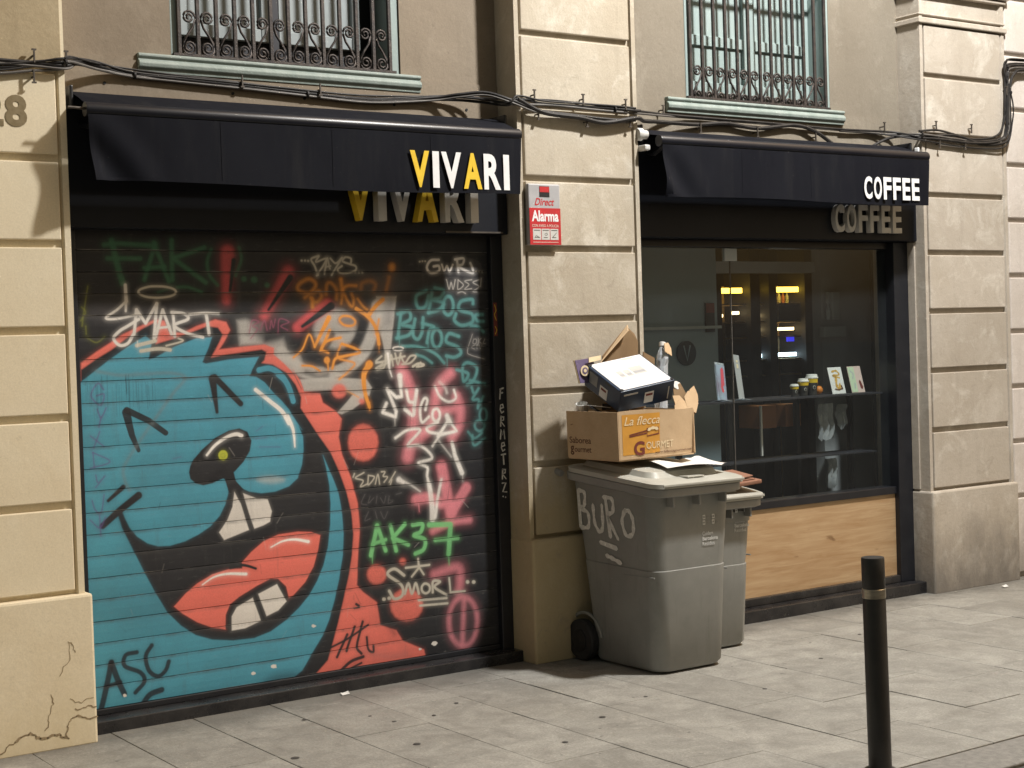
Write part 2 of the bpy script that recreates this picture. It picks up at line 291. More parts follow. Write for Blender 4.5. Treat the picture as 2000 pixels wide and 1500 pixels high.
def strokes(name, sts, y, wd, mat, parent, xform=None, depth=.0006, curve=True):
    """paint strokes as thin ribbons with round ends in the (x,z) plane at y"""
    mb = MB()
    for st in sts:
        wdt = wd
        if isinstance(st, tuple): st, wdt = st
        p = crom(st, 6) if (curve and len(st) > 2) else [np.array(q, float) for q in st]
        n = len(p); Lf = []; Rt = []
        for i in range(n):
            t = p[min(i+1, n-1)]-p[max(i-1, 0)]; t = t/(np.linalg.norm(t)+1e-9); nn = np.array((-t[1], t[0])); hw = wdt/2*(.9+.2*math.sin(i*1.3))
            Lf.append(p[i]+nn*hw); Rt.append(p[i]-nn*hw)
        t0 = p[0]-p[1]; t0 /= np.linalg.norm(t0)+1e-9; t1 = p[-1]-p[-2]; t1 /= np.linalg.norm(t1)+1e-9
        cap0 = p[0]+t0*wdt*.45; cap1 = p[-1]+t1*wdt*.45
        ring = [cap0]+Lf+[cap1]+Rt[::-1]; m = len(ring); base = len(mb.v)
        mb.v += [(q[0], y-depth, q[1]) for q in ring]
        mb.f.append((base, base+1, base+m-1)); mb.f.append((base+n, base+n+1, base+n+2))
        for i in range(n-1): mb.f.append((base+1+i, base+2+i, base+m-2-i, base+m-1-i))
    if xform is not None: mb.v = [tuple(xform @ Vector(q)) for q in mb.v]
    return mb.build(name, mat, parent, fix=False)
GRAF = """
p G 0 0 40 0.35 0 2638,1808 2625,1791 2589,1778 2535,1770 2473,1768 2411,1772 2360,1782 2326,1796 2315,1812 2328,1828 2362,1841 2415,1850 2476,1852 2538,1848 2591,1838 2626,1824
p G 0 0 40 0.3 0 2980,1802 2966,1786 2929,1772 2875,1764 2812,1762 2749,1766 2697,1776 2663,1791 2651,1807 2664,1823 2699,1837 2752,1846 2815,1848 2878,1844 2932,1834 2968,1819
p G 0 0 40 0.35 0 3535,1807 3518,1792 3470,1780 3399,1773 3317,1772 3236,1776 3168,1785 3123,1798 3108,1813 3124,1827 3170,1839 3238,1847 3320,1849 3402,1845 3472,1835 3519,1822
p G 0 0 60 0.3 0 3934,1916 3920,1888 3882,1864 3826,1849 3761,1844 3698,1850 3645,1866 3610,1890 3599,1918 3612,1945 3649,1969 3703,1984 3767,1990 3831,1984 3886,1968 3922,1944
p g 0 0 16 0.9 0 3019,1764 3060,1770 3142,1749 3152,1660 3251,1683 3263,1619 3333,1591 3358,1513 3246,1562 3191,1596 3152,1648 3028,1651
s K 57.1 57.1 25 0.75 1 3115,1762 3153,1686 3252,1696
s g 65.6 65.6 10 1 1 3239,1607 3280,1561 3364,1516 3472,1505 3584,1531 3676,1600 3725,1685 3750,1758 3761,1824
p g 0 0 6 0.9 0 3755,1870 3870,1869 3850,1749 3829,1616 3819,1549 3827,1475 3803,1550 3777,1664 3750,1751
s G 40 40 25 0.5 1 3839,1856 3819,1750
p g 0 0 16 0.85 0 3643,1713 3632,1676 3605,1644 3566,1624 3520,1618 3476,1627 3439,1649 3415,1681 3408,1718 3418,1755 3444,1786 3483,1807 3528,1814 3573,1806 3611,1784 3635,1751
p G 0 0 12 0.9 0 3630,1753 3626,1742 3616,1732 3601,1726 3584,1724 3567,1727 3553,1734 3544,1743 3541,1755 3544,1766 3554,1775 3569,1781 3586,1783 3603,1781 3617,1774 3627,1764
s K 40.8 40.8 8 0.95 1 3685,1818 3678,1739 3633,1648 3556,1578 3474,1548
s K 31.2 31.2 10 0.9 1 3509,1690 3477,1639 3425,1608
s K 25.9 25.9 14 0.7 1 3364,1513 3421,1491 3472,1496
p g 0 0 6 0.95 0 3327,1482 3449,1485 3582,1478 3686,1468 3715,1427 3698,1388 3638,1390 3535,1425 3346,1424
p g 0 0 5 0.95 0 3520,1314 3577,1367 3608,1398 3668,1396 3667,1363 3605,1326 3545,1306
p s 0 0 5 1 0 2279,1594 2351,1642 2420,1682 2471,1714 2547,1746 2624,1777 2669,1770 2686,1721 2751,1714 2817,1743 2911,1772 2965,1759 2983,1721 2954,1672 2926,1635 3041,1644 3152,1651 3200,1634 3199,1602 3246,1562 3294,1515 3334,1437 3293,1528 3330,1475 3349,1423 3432,1413 3445,1367 3516,1321 3544,1283 3535,1231 3541,1280 3524,1198 3539,1113 3582,1001 3615,872 3622,754 3605,603 3595,478 3627,440 3702,381 3717,268 3804,231 3841,174 3959,115 3968,79 3788,74 3546,80 3340,80 3355,215 3466,451 3523,696 3486,950 3412,1204 3326,1341 3314,796 2938,968 2449,1207 2275,1482
s K 22.1 22.1 20 0.5 1 3793,215 3728,309 3721,370
s G 25.5 25.5 30 0.35 1 3625,153 3740,111 3848,104
p K 0 0 5 1 0 2278,1565 2349,1610 2419,1649 2495,1701 2572,1742 2630,1768 2642,1734 2623,1668 2711,1690 2783,1713 2870,1742 2923,1735 2946,1703 2927,1666 2885,1599 2972,1612 3137,1629 3161,1616 3149,1578 3135,1566 3190,1557 3259,1517 3306,1457 3332,1398 3327,1347 3365,1290 3414,1216 3478,1126 3519,1036 3556,932 3579,829 3585,727 3574,626 3554,534 3519,415 3482,296 3450,207 3424,137 3345,70 3204,35 2793,58 2269,55 2250,728
p b 0 0 4 1 0 2420,918 2435,864 2479,767 2524,668 2576,562 2628,468 2690,399 2760,346 2839,315 2941,297 3047,294 3131,314 3218,359 3283,408 3336,458 3382,524 3417,592 3444,676 3461,782 3467,882 3464,969 3451,1049 3435,1118 3482,1010 3511,936 3526,848 3532,739 3524,631 3499,518 3471,421 3439,331 3404,263 3354,199 3287,108 3191,49 2792,35 2285,-1 2220,-26 2237,952 2263,1327
p b 0 0 4 1 0 2276,1512 2404,1602 2493,1659 2577,1706 2605,1681 2587,1599 2618,1607 2709,1653 2815,1688 2892,1692 2873,1643 2841,1579 2857,1572 2971,1587 3122,1595 3085,1536 3074,1508 3104,1503 3145,1476 3185,1430 3232,1383 3266,1343 3299,1290 3330,1243 3313,1264 3334,1213 3334,1142 3323,1079 3299,1017 3251,982 3180,963 3111,961 3051,973 3006,994 2982,1027 2968,1066 2934,1048 2946,1016 2944,975 2929,928 2898,875 2852,832 2792,800 2726,775 2654,762 2598,765 2549,783 2502,818 2469,861 2450,902 2438,937 2410,919 2274,879 2234,885 2255,1394
p K 0 0 26 0.55 0 3148,-31 3126,-40 3063,-41 2972,-34 2865,-19 2761,0 2674,22 2617,41 2597,57 2618,66 2676,67 2763,61 2868,47 2974,28 3065,6 3127,-15
p k 0 0 120 0.22 0 2736,491 2713,431 2654,386 2567,363 2467,364 2370,389 2289,434 2237,492 2221,553 2242,610 2298,655 2381,680 2479,681 2578,658 2663,614 2718,555
p K 0 0 30 0.6 0 3351,37 3340,18 3311,5 3267,1 3216,4 3166,16 3124,34 3096,56 3087,77 3098,96 3126,108 3169,114 3220,110 3271,99 3313,81 3342,59
s b 26.8 26.8 3 1 1 3119,1533 3175,1539 3230,1508 3270,1446 3289,1381
s K 21.7 21.7 3 1 1 3146,1508 3201,1474 3241,1421 3260,1376
s b 10.2 10.2 3 1 1 3209,1506 3250,1466 3276,1407
p K 0 0 3 1 0 2756,1085 2763,1112 2780,1141 2822,1183 2890,1233 2957,1262 3010,1269 3050,1251 3069,1208 3058,1160 3026,1114 2980,1072 2934,1048 2867,1026 2823,1020 2787,1032 2762,1054
p K 0 0 3 1 0 2912,1053 2972,1076 2985,1027 3021,986 2967,952 2943,989 2930,1038
s W 12.4 19.3 3 1 1 2846,1157 2888,1199 2949,1233 2994,1243 3020,1234
p y 0 0 3 1 0 2948,1149 2946,1140 2941,1133 2933,1128 2924,1127 2915,1130 2907,1135 2903,1143 2901,1152 2903,1161 2909,1168 2917,1173 2926,1174 2935,1172 2942,1166 2947,1158
s k 3.4 3.4 4 0.3 1 2935,1148 2934,1144 2932,1141 2928,1139 2924,1139 2920,1140 2917,1142 2915,1146 2914,1149 2915,1153 2918,1156 2921,1158 2925,1158 2929,1157 2932,1155 2934,1152 2935,1148
p w 0 0 3 1 0 2974,979 3004,922 3040,797 2915,762 2891,800 2934,852 2962,911
p w 0 0 3 1 0 3017,969 3087,939 3140,931 3159,873 3148,825 3113,811 3067,800 3040,884
p s 0 0 3 1 0 2661,488 2717,539 2776,579 2850,612 2932,627 2999,623 2999,651 3047,695 3110,737 3188,762 3289,766 3360,757 3407,738 3392,667 3365,591 3319,524 3254,468 3231,457 3217,515 3179,554 3141,559 3071,535 2979,494 2933,465 2909,419 2906,352 2841,369 2769,403 2699,452
s K 16.6 12.5 3 1 1 2940,633 2985,639 3022,633 3067,615
s W 5.5 15.1 3 1 1 2801,570 2857,598 2924,606 3017,595
s W 5.7 15.5 3 1 1 3147,706 3209,728 3272,730 3342,713
p w 0 0 3 1 0 2936,343 2938,409 2964,447 3046,482 3084,369 3003,345
p w 0 0 3 1 0 3074,496 3171,531 3218,444 3174,407 3113,387
s K 38.6 16.2 4 1 0 2887,1502 2903,1349
s K 31.4 27.7 4 1 0 2898,1508 3021,1382
s K 38.4 18.1 2 0.95 0 2474,1370 2496,1269 2524,1199
s K 29.6 25 2 0.95 0 2477,1379 2576,1328 2653,1269
s K 15.9 23.8 4 1 0 2377,988 2448,1042
s K 29 34.3 4 1 0 2348,880 2432,944 2516,1000
s K 26.5 26.5 20 0.8 1 2430,917 2455,849 2500,764
s W 19.2 21.7 3 1 1 3099,1443 3169,1386 3230,1335 3263,1279
s W 24 8.5 3 1 1 3256,1310 3284,1245 3289,1166
p g 0 0 14 0.6 0 3232,1015 3227,1008 3210,1004 3187,1002 3159,1002 3131,1006 3108,1012 3092,1019 3087,1026 3093,1033 3109,1037 3132,1039 3160,1039 3188,1035 3211,1030 3227,1022
s u 16 16 8 0.6 1 2347,1556 2451,1535 2577,1536 2692,1535 2756,1511 2701,1451 2634,1369 2593,1316
s u 15.9 15.9 8 0.55 1 2577,1299 2504,1204 2453,1127 2457,1067 2476,1026
p s 0 0 10 1 0 3740,1157 3732,1123 3713,1094 3684,1076 3652,1072 3620,1081 3594,1102 3577,1133 3572,1168 3579,1202 3599,1230 3627,1248 3659,1254 3691,1245 3718,1223 3735,1193
p s 0 0 10 1 0 3760,510 3755,492 3742,477 3724,469 3703,467 3683,473 3666,486 3655,503 3651,522 3656,541 3668,555 3686,564 3707,565 3728,559 3745,547 3756,530
p s 0 0 10 1 0 3873,562 3872,556 3867,551 3861,548 3854,547 3847,549 3841,554 3837,560 3836,566 3837,573 3842,578 3848,581 3855,581 3862,579 3868,575 3872,569
p s 0 0 10 1 0 3963,336 3954,305 3932,281 3901,268 3865,266 3829,277 3799,298 3780,327 3774,359 3783,389 3804,413 3835,427 3871,429 3907,419 3937,397 3957,368
p s 0 0 10 1 0 3575,1416 3571,1403 3562,1392 3549,1385 3533,1383 3518,1386 3506,1394 3498,1406 3495,1420 3499,1433 3508,1444 3521,1451 3536,1453 3551,1450 3564,1442 3572,1430
p s 0 0 10 1 0 3671,1362 3669,1357 3666,1353 3661,1351 3655,1350 3649,1351 3645,1354 3641,1359 3641,1364 3642,1369 3645,1373 3650,1376 3656,1376 3662,1375 3666,1372 3670,1368
s r 67.5 40 18 1 0 2984,2077 2976,1965 2969,1859
s K 25 16.3 5 1 0 3013,2040 2990,1902
s r 57.1 44.4 22 1 0 3288,1987 3157,1787
s K 33 14 5 1 0 3297,1961 3179,1812
s r 64.3 51.4 14 1 0 3485,1831 3326,1726
s K 39.9 16.7 5 1 0 3508,1826 3351,1731
s p 61.4 65.8 22 1 1 3884,1512 3926,1418 3948,1316 3939,1211 3915,1125 3903,1077
s p 57.5 57.5 22 1 1 4167,1479 4102,1424 4073,1345 4065,1275 4031,1215 3967,1166
s p 53.7 53.7 22 1 1 4199,1357 4218,1303 4210,1222 4165,1158
s p 44.7 44.7 22 0.9 1 4107,1290 4192,1304
s p 62.8 62.8 14 1 1 4096,1015 4122,882 4143,775
s p 55.4 55.4 14 1 1 3943,862 4019,864 4089,832
s p 57.7 57.7 12 1 1 4239,897 4149,783
s p 38.5 38.5 16 0.9 1 4033,698 4147,731 4251,734
s p 49.2 49.2 22 0.85 1 4034,480 4169,500 4185,437 4175,380
s p 29.7 29.7 14 0.8 1 4280,213 4272,166 4252,128 4223,105 4190,101 4158,114 4131,145 4114,187 4110,235 4118,281 4138,318 4166,341 4199,347 4232,333 4259,303 4276,261 4280,213
s p 29.9 29.9 14 0.8 1 4204,328 4185,110
p G 0 0 60 0.12 0 4326,216 4314,152 4284,102 4242,71 4194,65 4146,84 4108,126 4083,183 4076,248 4088,310 4117,360 4159,392 4207,399 4254,380 4294,339 4319,281
s n 27.6 27.6 8 0.95 0 2438,2124 2458,2026 2480,1939
s n 20.4 20.4 8 0.95 0 2403,2106 2462,2113 2625,2105
s n 20.5 20.5 8 0.95 0 2416,2047 2565,2047
s n 20.6 20.6 8 0.95 0 2638,2111 2581,1954
s n 20.8 20.8 8 0.95 0 2632,2117 2695,1947
s n 18.3 18.3 8 0.95 0 2583,2005 2678,2011
s n 22 22 8 0.95 0 2715,2130 2712,1953
s n 20.8 20.8 8 0.95 0 2871,2098 2725,2051
s n 22.3 22.3 8 0.95 0 2725,2045 2871,1940
s n 16.1 16.1 8 0.9 1 2904,2089 2882,2033 2893,1971 2928,1928
s n 15.1 15.1 8 0.9 1 3042,2100 3051,2046 3020,1971
p n 0 0 8 0.95 0 3074,1955 3073,1950 3070,1946 3065,1944 3060,1943 3055,1944 3051,1946 3048,1950 3047,1955 3048,1960 3051,1964 3056,1967 3061,1968 3066,1967 3071,1964 3073,1960
p n 0 0 8 0.95 0 3128,1952 3127,1946 3123,1941 3118,1938 3111,1937 3105,1938 3100,1941 3096,1946 3095,1952 3097,1958 3101,1963 3106,1966 3112,1967 3119,1966 3124,1963 3127,1958
p n 0 0 8 0.95 0 3190,1926 3189,1922 3186,1918 3181,1915 3176,1914 3171,1915 3167,1918 3164,1922 3163,1926 3165,1931 3168,1935 3172,1938 3177,1938 3182,1937 3186,1935 3189,1931
s n 13.5 13.5 8 0.9 1 2733,1919 2785,1919 2850,1897
s n 12.2 12.2 10 0.6 1 2642,1896 2707,1920
s w 15.6 15.6 3 1 1 2492,1930 2494,1858
s w 11.9 11.9 3 1 1 2492,1858 2450,1822 2399,1787 2449,1783 2549,1800
s w 12 12 3 1 1 2493,1882 2490,1816
s m 10.9 10.9 3 1 1 2728,1898 2720,1888 2701,1880 2672,1875 2638,1873 2604,1875 2576,1881 2558,1890 2551,1899 2558,1909 2578,1917 2606,1923 2640,1924 2674,1922 2702,1916 2721,1908 2728,1898
s w 14.5 14.5 3 1 1 2524,1713 2539,1821
s w 14.5 14.5 3 1 0 2539,1821 2579,1760 2634,1847
s w 15.8 15.8 3 1 1 2634,1847 2616,1692
s w 14.4 14.4 3 1 1 2548,1779 2497,1750 2459,1729 2430,1697 2456,1666 2494,1674 2521,1713
s w 14.6 14.6 3 1 0 2625,1701 2661,1819 2699,1709
s w 12.2 12.2 3 1 1 2639,1738 2690,1743
s w 14.7 14.7 3 1 1 2714,1699 2709,1806
s w 14.7 14.7 3 1 1 2703,1807 2761,1800 2779,1775 2713,1748 2777,1710 2848,1692
s w 13.6 13.6 3 1 1 2787,1796 2859,1801 2929,1797
s w 16.1 16.1 3 1 1 2869,1792 2879,1705
s m 17 17 3 1 1 2534,1663 2621,1681
s m 17 17 3 1 1 2552,1638 2632,1646 2689,1639
s m 8.6 8.6 3 1 1 2671,1658 2749,1677 2730,1690
s m 11 11 4 1 1 3450,2064 3410,2048 3427,2016 3443,1974
s m 9.8 9.8 4 1 1 3450,2061 3435,2035 3486,2051 3478,2025 3436,1970
s m 9.7 9.7 4 1 1 3494,2051 3478,1978
s m 9.1 9.1 4 1 1 3497,2053 3508,2003
s m 7.8 7.8 4 1 1 3485,2011 3512,2016
s m 9.8 9.8 4 1 1 3512,2052 3540,2029 3575,2055
s m 9.8 9.8 4 1 1 3575,2055 3516,1973
s m 10.5 10.5 4 1 1 3622,2029 3623,2052 3593,2058 3578,2039 3614,2026 3647,2016 3647,1996 3609,1983 3564,1983 3550,2000 3573,2016
p m 0 0 4 1 0 3365,2041 3365,2039 3364,2037 3362,2036 3359,2036 3357,2036 3355,2037 3354,2039 3353,2041 3354,2043 3355,2045 3357,2046 3360,2047 3362,2046 3364,2045 3365,2043
p m 0 0 4 1 0 3383,2041 3383,2039 3381,2037 3379,2036 3377,2036 3375,2036 3373,2037 3372,2039 3371,2041 3372,2043 3373,2045 3375,2046 3378,2047 3380,2046 3382,2045 3383,2043
p m 0 0 4 1 0 3400,2040 3399,2038 3398,2036 3396,2035 3393,2034 3391,2035 3389,2036 3388,2038 3387,2040 3388,2042 3389,2044 3391,2045 3394,2045 3396,2045 3398,2044 3399,2042
p m 0 0 4 1 0 3653,1986 3652,1984 3651,1982 3648,1981 3646,1981 3644,1981 3642,1982 3640,1984 3640,1986 3640,1989 3642,1990 3644,1992 3646,1992 3649,1992 3651,1990 3652,1989
p m 0 0 4 1 0 3671,1985 3671,1983 3669,1981 3667,1980 3665,1979 3662,1980 3660,1981 3659,1983 3659,1985 3659,1987 3661,1989 3663,1990 3665,1990 3668,1990 3670,1989 3671,1987
p m 0 0 4 1 0 3690,1985 3690,1983 3688,1981 3686,1980 3683,1979 3681,1980 3679,1981 3678,1983 3677,1985 3678,1987 3679,1989 3681,1990 3684,1990 3686,1990 3688,1989 3690,1987
s w 13.6 13.6 3 1 1 4121,2048 4073,2044 4050,2010 4071,1983 4119,1991 4120,2017 4090,2015
s w 10.9 10.9 3 1 1 4138,2024 4151,1993 4168,2017 4182,1990 4203,2024
s W 13.8 13.8 3 1 1 4228,2051 4236,1988
s W 13.8 13.8 3 1 1 4217,2050 4268,2055 4260,2025 4233,2017 4290,1990 4324,1983 4319,2010 4308,2032
p m 0 0 3 1 0 4349,1990 4349,1988 4347,1986 4345,1985 4343,1985 4341,1985 4339,1986 4338,1988 4337,1990 4338,1991 4339,1993 4341,1994 4343,1994 4346,1994 4347,1993 4349,1991
p m 0 0 3 1 0 4366,1988 4365,1986 4364,1985 4362,1984 4360,1983 4357,1984 4356,1985 4354,1986 4354,1988 4355,1990 4356,1992 4358,1993 4360,1993 4362,1993 4364,1992 4365,1990
p m 0 0 3 1 0 4385,1986 4384,1984 4383,1983 4381,1982 4379,1981 4376,1982 4375,1983 4373,1984 4373,1986 4374,1988 4375,1990 4377,1991 4379,1991 4381,1991 4383,1990 4384,1988
p m 0 0 3 1 0 4015,2038 4014,2036 4013,2035 4011,2034 4009,2034 4007,2034 4005,2035 4004,2036 4004,2038 4004,2040 4006,2042 4008,2043 4010,2043 4012,2043 4013,2042 4015,2040
p m 0 0 3 1 0 4031,2040 4030,2039 4029,2037 4027,2036 4025,2036 4023,2036 4021,2037 4020,2039 4020,2040 4020,2042 4022,2044 4023,2045 4026,2045 4028,2045 4029,2044 4031,2042
p m 0 0 3 1 0 4047,2040 4046,2039 4045,2037 4043,2036 4041,2036 4039,2036 4037,2037 4036,2039 4036,2040 4036,2042 4037,2044 4039,2045 4041,2045 4043,2045 4045,2044 4046,2042
s g 6.2 6.2 3 0.8 1 4162,1949 4176,1901 4189,1935 4200,1901 4214,1948
s g 6.2 6.2 3 0.8 1 4231,1948 4229,1900 4262,1921 4231,1948
s g 6.2 6.2 3 0.8 1 4313,1948 4271,1941 4295,1924 4270,1900 4311,1903
s g 6.2 6.2 3 0.8 1 4358,1948 4320,1934 4357,1913 4319,1889 4343,1886
s g 6.2 6.2 3 0.8 1 4371,1955 4365,1913
s g 6.2 6.2 3 0.8 1 4228,1882 4253,1888 4273,1879
p G 0 0 4 0.25 0 4377,2010 4370,1992 4352,1976 4324,1966 4293,1962 4261,1966 4235,1976 4218,1992 4213,2010 4220,2029 4238,2044 4265,2055 4296,2059 4328,2055 4354,2045 4372,2029
s o 18 18 12 0.8 1 3370,1867 3419,1906 3427,1935 3395,1954 3352,1938 3333,1913 3354,1893 3400,1886 3444,1896 3457,1870 3427,1844 3399,1867
s o 19.4 19.4 10 0.9 1 3406,1861 3408,1822
s o 16.3 16.3 12 0.7 1 3483,1883 3489,1928 3511,1934 3539,1902 3537,1859
s o 21.6 9.8 10 0.85 1 3565,1951 3570,1885 3562,1836
s o 15.1 15.1 10 0.9 1 3647,1921 3599,1921 3576,1901 3596,1849 3621,1822 3630,1852 3620,1885
s o 11.9 11.9 8 0.9 1 3652,1858 3677,1825 3703,1805
s o 19.9 19.9 14 0.45 1 3744,1897 3753,1927 3727,1943 3682,1934 3673,1907
p o 0 0 14 0.85 0 3868,2010 3866,2001 3862,1994 3855,1990 3848,1988 3841,1990 3836,1994 3832,2001 3831,2010 3832,2018 3837,2025 3843,2030 3850,2031 3857,2030 3863,2025 3867,2018
s o 16.7 16.7 16 0.55 1 3831,1960 3813,1896
s o 22.6 22.6 4 1 1 3792,1853 3753,1824 3713,1781
s o 19.9 19.9 4 1 1 3643,1811 3705,1772 3749,1711 3761,1638
s o 13.3 13.3 5 0.8 1 3766,1757 3748,1685
s o 10.3 10.3 4 1 1 3299,1586 3346,1623 3385,1693 3412,1634
s o 26 14.3 4 1 1 3493,1769 3450,1698 3412,1634
s o 15.6 15.6 4 1 1 3495,1710 3444,1614
s o 14.3 14.3 4 1 1 3552,1673 3478,1658 3447,1620 3483,1603
p o 0 0 5 1 0 3491,1567 3489,1560 3485,1554 3480,1550 3474,1549 3468,1551 3463,1555 3459,1561 3458,1568 3460,1575 3464,1580 3469,1584 3475,1585 3481,1584 3486,1580 3490,1574
s o 9.1 9.1 4 1 1 3478,1561 3480,1521
s o 14.4 14.4 4 1 1 3558,1643 3632,1618 3653,1598 3571,1584 3519,1572 3502,1527
s o 11.8 11.8 5 0.85 1 3551,1637 3534,1578 3622,1549 3590,1511 3537,1474
s o 13.1 13.1 5 0.95 1 3634,1742 3628,1734 3616,1729 3601,1728 3585,1730 3570,1735 3558,1744 3551,1753 3551,1763 3557,1770 3568,1776 3583,1777 3600,1775 3615,1770 3627,1761 3634,1752 3634,1742
s o 10.3 10.3 4 1 1 3343,1546 3394,1541 3436,1517
p o 0 0 5 1 0 3725,1539 3723,1532 3718,1525 3711,1521 3703,1520 3695,1522 3688,1526 3684,1533 3683,1541 3685,1548 3690,1554 3697,1558 3705,1560 3713,1558 3719,1553 3724,1547
s o 33.1 17.2 4 1 1 3700,1533 3672,1488 3676,1402 3696,1335
s o 9.3 9.3 4 1 1 3697,1355 3699,1318
s o 7.9 7.9 5 0.7 1 3579,1416 3638,1384
s t 18.9 18.9 7 0.95 1 4043,1895 3983,1868 3989,1814 4032,1815 4054,1868
s t 19 19 7 0.95 1 4075,1888 4051,1786
s t 19 19 7 0.95 1 4092,1908 4143,1894 4122,1860 4074,1850 4141,1833 4112,1799 4051,1786
s t 19.1 19.1 6 0.95 1 4198,1818 4195,1800 4188,1785 4177,1775 4165,1772 4154,1776 4144,1786 4138,1801 4136,1819 4139,1837 4147,1852 4157,1862 4169,1865 4181,1862 4190,1851 4196,1836 4198,1818
s t 19.4 19.4 6 0.95 1 4316,1827 4309,1848 4243,1838 4233,1797 4306,1775 4308,1734 4246,1718 4202,1743 4212,1777
s t 18 18 6 0.95 1 4372,1771 4330,1768 4338,1740 4375,1736
s t 18 18 6 0.9 1 4300,1717 4345,1709 4373,1684
s t 18.8 18.8 6 0.95 1 3892,1789 3870,1665
s t 18.8 18.8 6 0.95 1 3874,1782 3937,1793 3943,1754 3895,1729 3953,1714 3932,1677 3862,1663
s t 18.9 18.9 6 0.95 1 3971,1754 3956,1680 3983,1655 4010,1692 4018,1760
s t 17.7 17.7 6 0.95 1 4013,1733 4080,1714 4052,1698 4035,1637
s t 19 19 6 0.95 1 4123,1655 4120,1638 4113,1624 4103,1614 4092,1611 4081,1615 4072,1625 4067,1640 4065,1657 4068,1674 4075,1688 4085,1698 4096,1701 4107,1697 4116,1687 4121,1673 4123,1655
s t 19.2 19.2 6 0.95 1 4224,1663 4167,1678 4149,1638 4213,1612 4234,1580 4195,1559 4147,1567
s t 16.3 16.3 6 0.95 1 3891,1622 3985,1618 4079,1582 4133,1532
s t 14.9 14.9 6 0.9 1 3972,1578 4015,1565 4061,1535
s t 18 18 6 0.9 1 4205,1496 4273,1473 4245,1436 4242,1508 4275,1529 4328,1500 4304,1438 4265,1417
s t 16.3 16.3 6 0.9 1 4282,1439 4373,1417
s t 16.2 16.2 6 0.85 1 4292,1403 4306,1370 4334,1396 4295,1344 4332,1338 4325,1297
s t 14.4 14.4 6 0.85 1 4360,1354 4342,1315
s t 14.4 14.4 6 0.8 1 4378,1258 4376,1245 4371,1235 4363,1228 4355,1226 4347,1229 4340,1236 4336,1248 4334,1261 4337,1274 4342,1284 4349,1291 4357,1293 4366,1290 4372,1283 4377,1271 4378,1258
s t 15.3 15.3 6 0.85 1 4362,1205 4359,1195 4353,1186 4343,1181 4331,1179 4320,1182 4311,1189 4305,1198 4303,1208 4305,1218 4312,1227 4322,1232 4333,1234 4345,1231 4354,1225 4360,1215 4362,1205
s t 13.5 13.5 6 0.85 1 4261,1179 4298,1145 4347,1170
s t 14.4 14.4 6 0.85 1 4287,1160 4296,1109 4362,1141
s g 4.2 4.2 3 0.6 1 4313,1647 4308,1627 4325,1624 4330,1645 4313,1647
s g 4.2 4.2 3 0.6 1 4342,1650 4341,1622
s g 4.2 4.2 3 0.6 1 4359,1650 4344,1636 4362,1623
s g 4.2 4.2 3 0.6 1 4380,1646 4371,1625 4383,1623
s g 4.1 4.1 3 0.6 1 4316,1616 4299,1606 4316,1597
s g 4.2 4.2 3 0.6 1 4333,1619 4332,1598
s g 4.2 4.2 3 0.6 1 4345,1615 4353,1598 4362,1616
s g 4.1 4.1 3 0.6 1 4306,1672 4274,1590 4290,1568 4372,1545
s m 10.7 10.7 4 0.9 1 3774,1577 3742,1552 3780,1544 3741,1519
s m 10.7 10.7 4 0.9 1 3797,1583 3787,1524 3748,1512
s m 10.7 10.7 4 0.9 1 3804,1577 3814,1523 3828,1582 3837,1529
s m 10.7 10.7 4 0.9 1 3851,1588 3865,1534 3882,1588
s m 10.8 10.8 4 0.9 1 3882,1574 3904,1540 3936,1572 3968,1571 3935,1539 3888,1534
s m 10.7 10.7 4 0.9 1 3742,1545 3811,1556 3905,1573
s m 10.7 10.7 4 0.9 1 3764,1525 3819,1549
s w 8 8 3 1 1 3899,1611 3896,1607 3890,1604 3880,1602 3869,1602 3858,1603 3848,1605 3842,1609 3840,1612 3842,1616 3849,1619 3858,1620 3869,1621 3881,1620 3890,1617 3897,1614 3899,1611
s m 13.6 13.6 3 1 1 3950,1521 3982,1534 4013,1526 3973,1517 3994,1537
s W 13.4 5.3 5 0.9 0 3809,1590 3817,1509 3828,1475
s W 31.4 21.8 8 1 0 3873,1477 3876,1433
s W 19.2 19.2 6 1 0 3876,1433 3879,1376 3849,1373 3800,1415 3846,1304 3840,1278 3771,1303 3792,1346
s W 17.5 17.5 6 1 1 3908,1406 3919,1353 3944,1343
s W 21.1 21.1 6 1 1 3967,1403 3951,1325 3941,1281 3897,1312
s W 15.8 15.8 6 1 1 4014,1304 4026,1352 4006,1357 3983,1306 3991,1243 4033,1268
s W 16.8 16.8 6 1 1 4097,1273 4095,1261 4090,1252 4082,1245 4074,1243 4066,1246 4059,1253 4054,1264 4053,1275 4055,1287 4060,1297 4068,1303 4076,1305 4085,1303 4091,1295 4096,1285 4097,1273
s W 15.1 15.1 6 0.9 1 4075,1416 4100,1366 4151,1337 4194,1353 4185,1394
s W 13.3 13.3 12 0.7 1 4102,1437 4133,1409 4142,1382
s W 16.8 16.8 6 1 1 4084,1238 4021,1215 4030,1193 4082,1181
s W 26.7 26.7 8 1 1 4138,1267 4152,1235
s W 16 13.3 6 1 0 4152,1243 4192,1188 4092,1171 4048,1121
s W 17.7 17.7 6 1 0 4147,1244 4081,1167
s W 13.4 13.4 6 1 1 4103,1180 4176,1184
s W 15.9 15.9 6 1 1 3836,1174 3908,1209 3979,1204 3905,1134 3966,1130 4016,1101 4041,1059 3963,1043 4013,1017 4011,973 4029,905
s W 8 8 8 0.7 1 4086,1145 4156,1060
s W 19.6 27.7 6 1 0 4164,1131 4177,1068 4216,975
s W 30.6 17.5 8 1 0 3848,968 3872,953
s W 13.1 6.1 8 0.9 0 3873,957 3918,936 3967,901
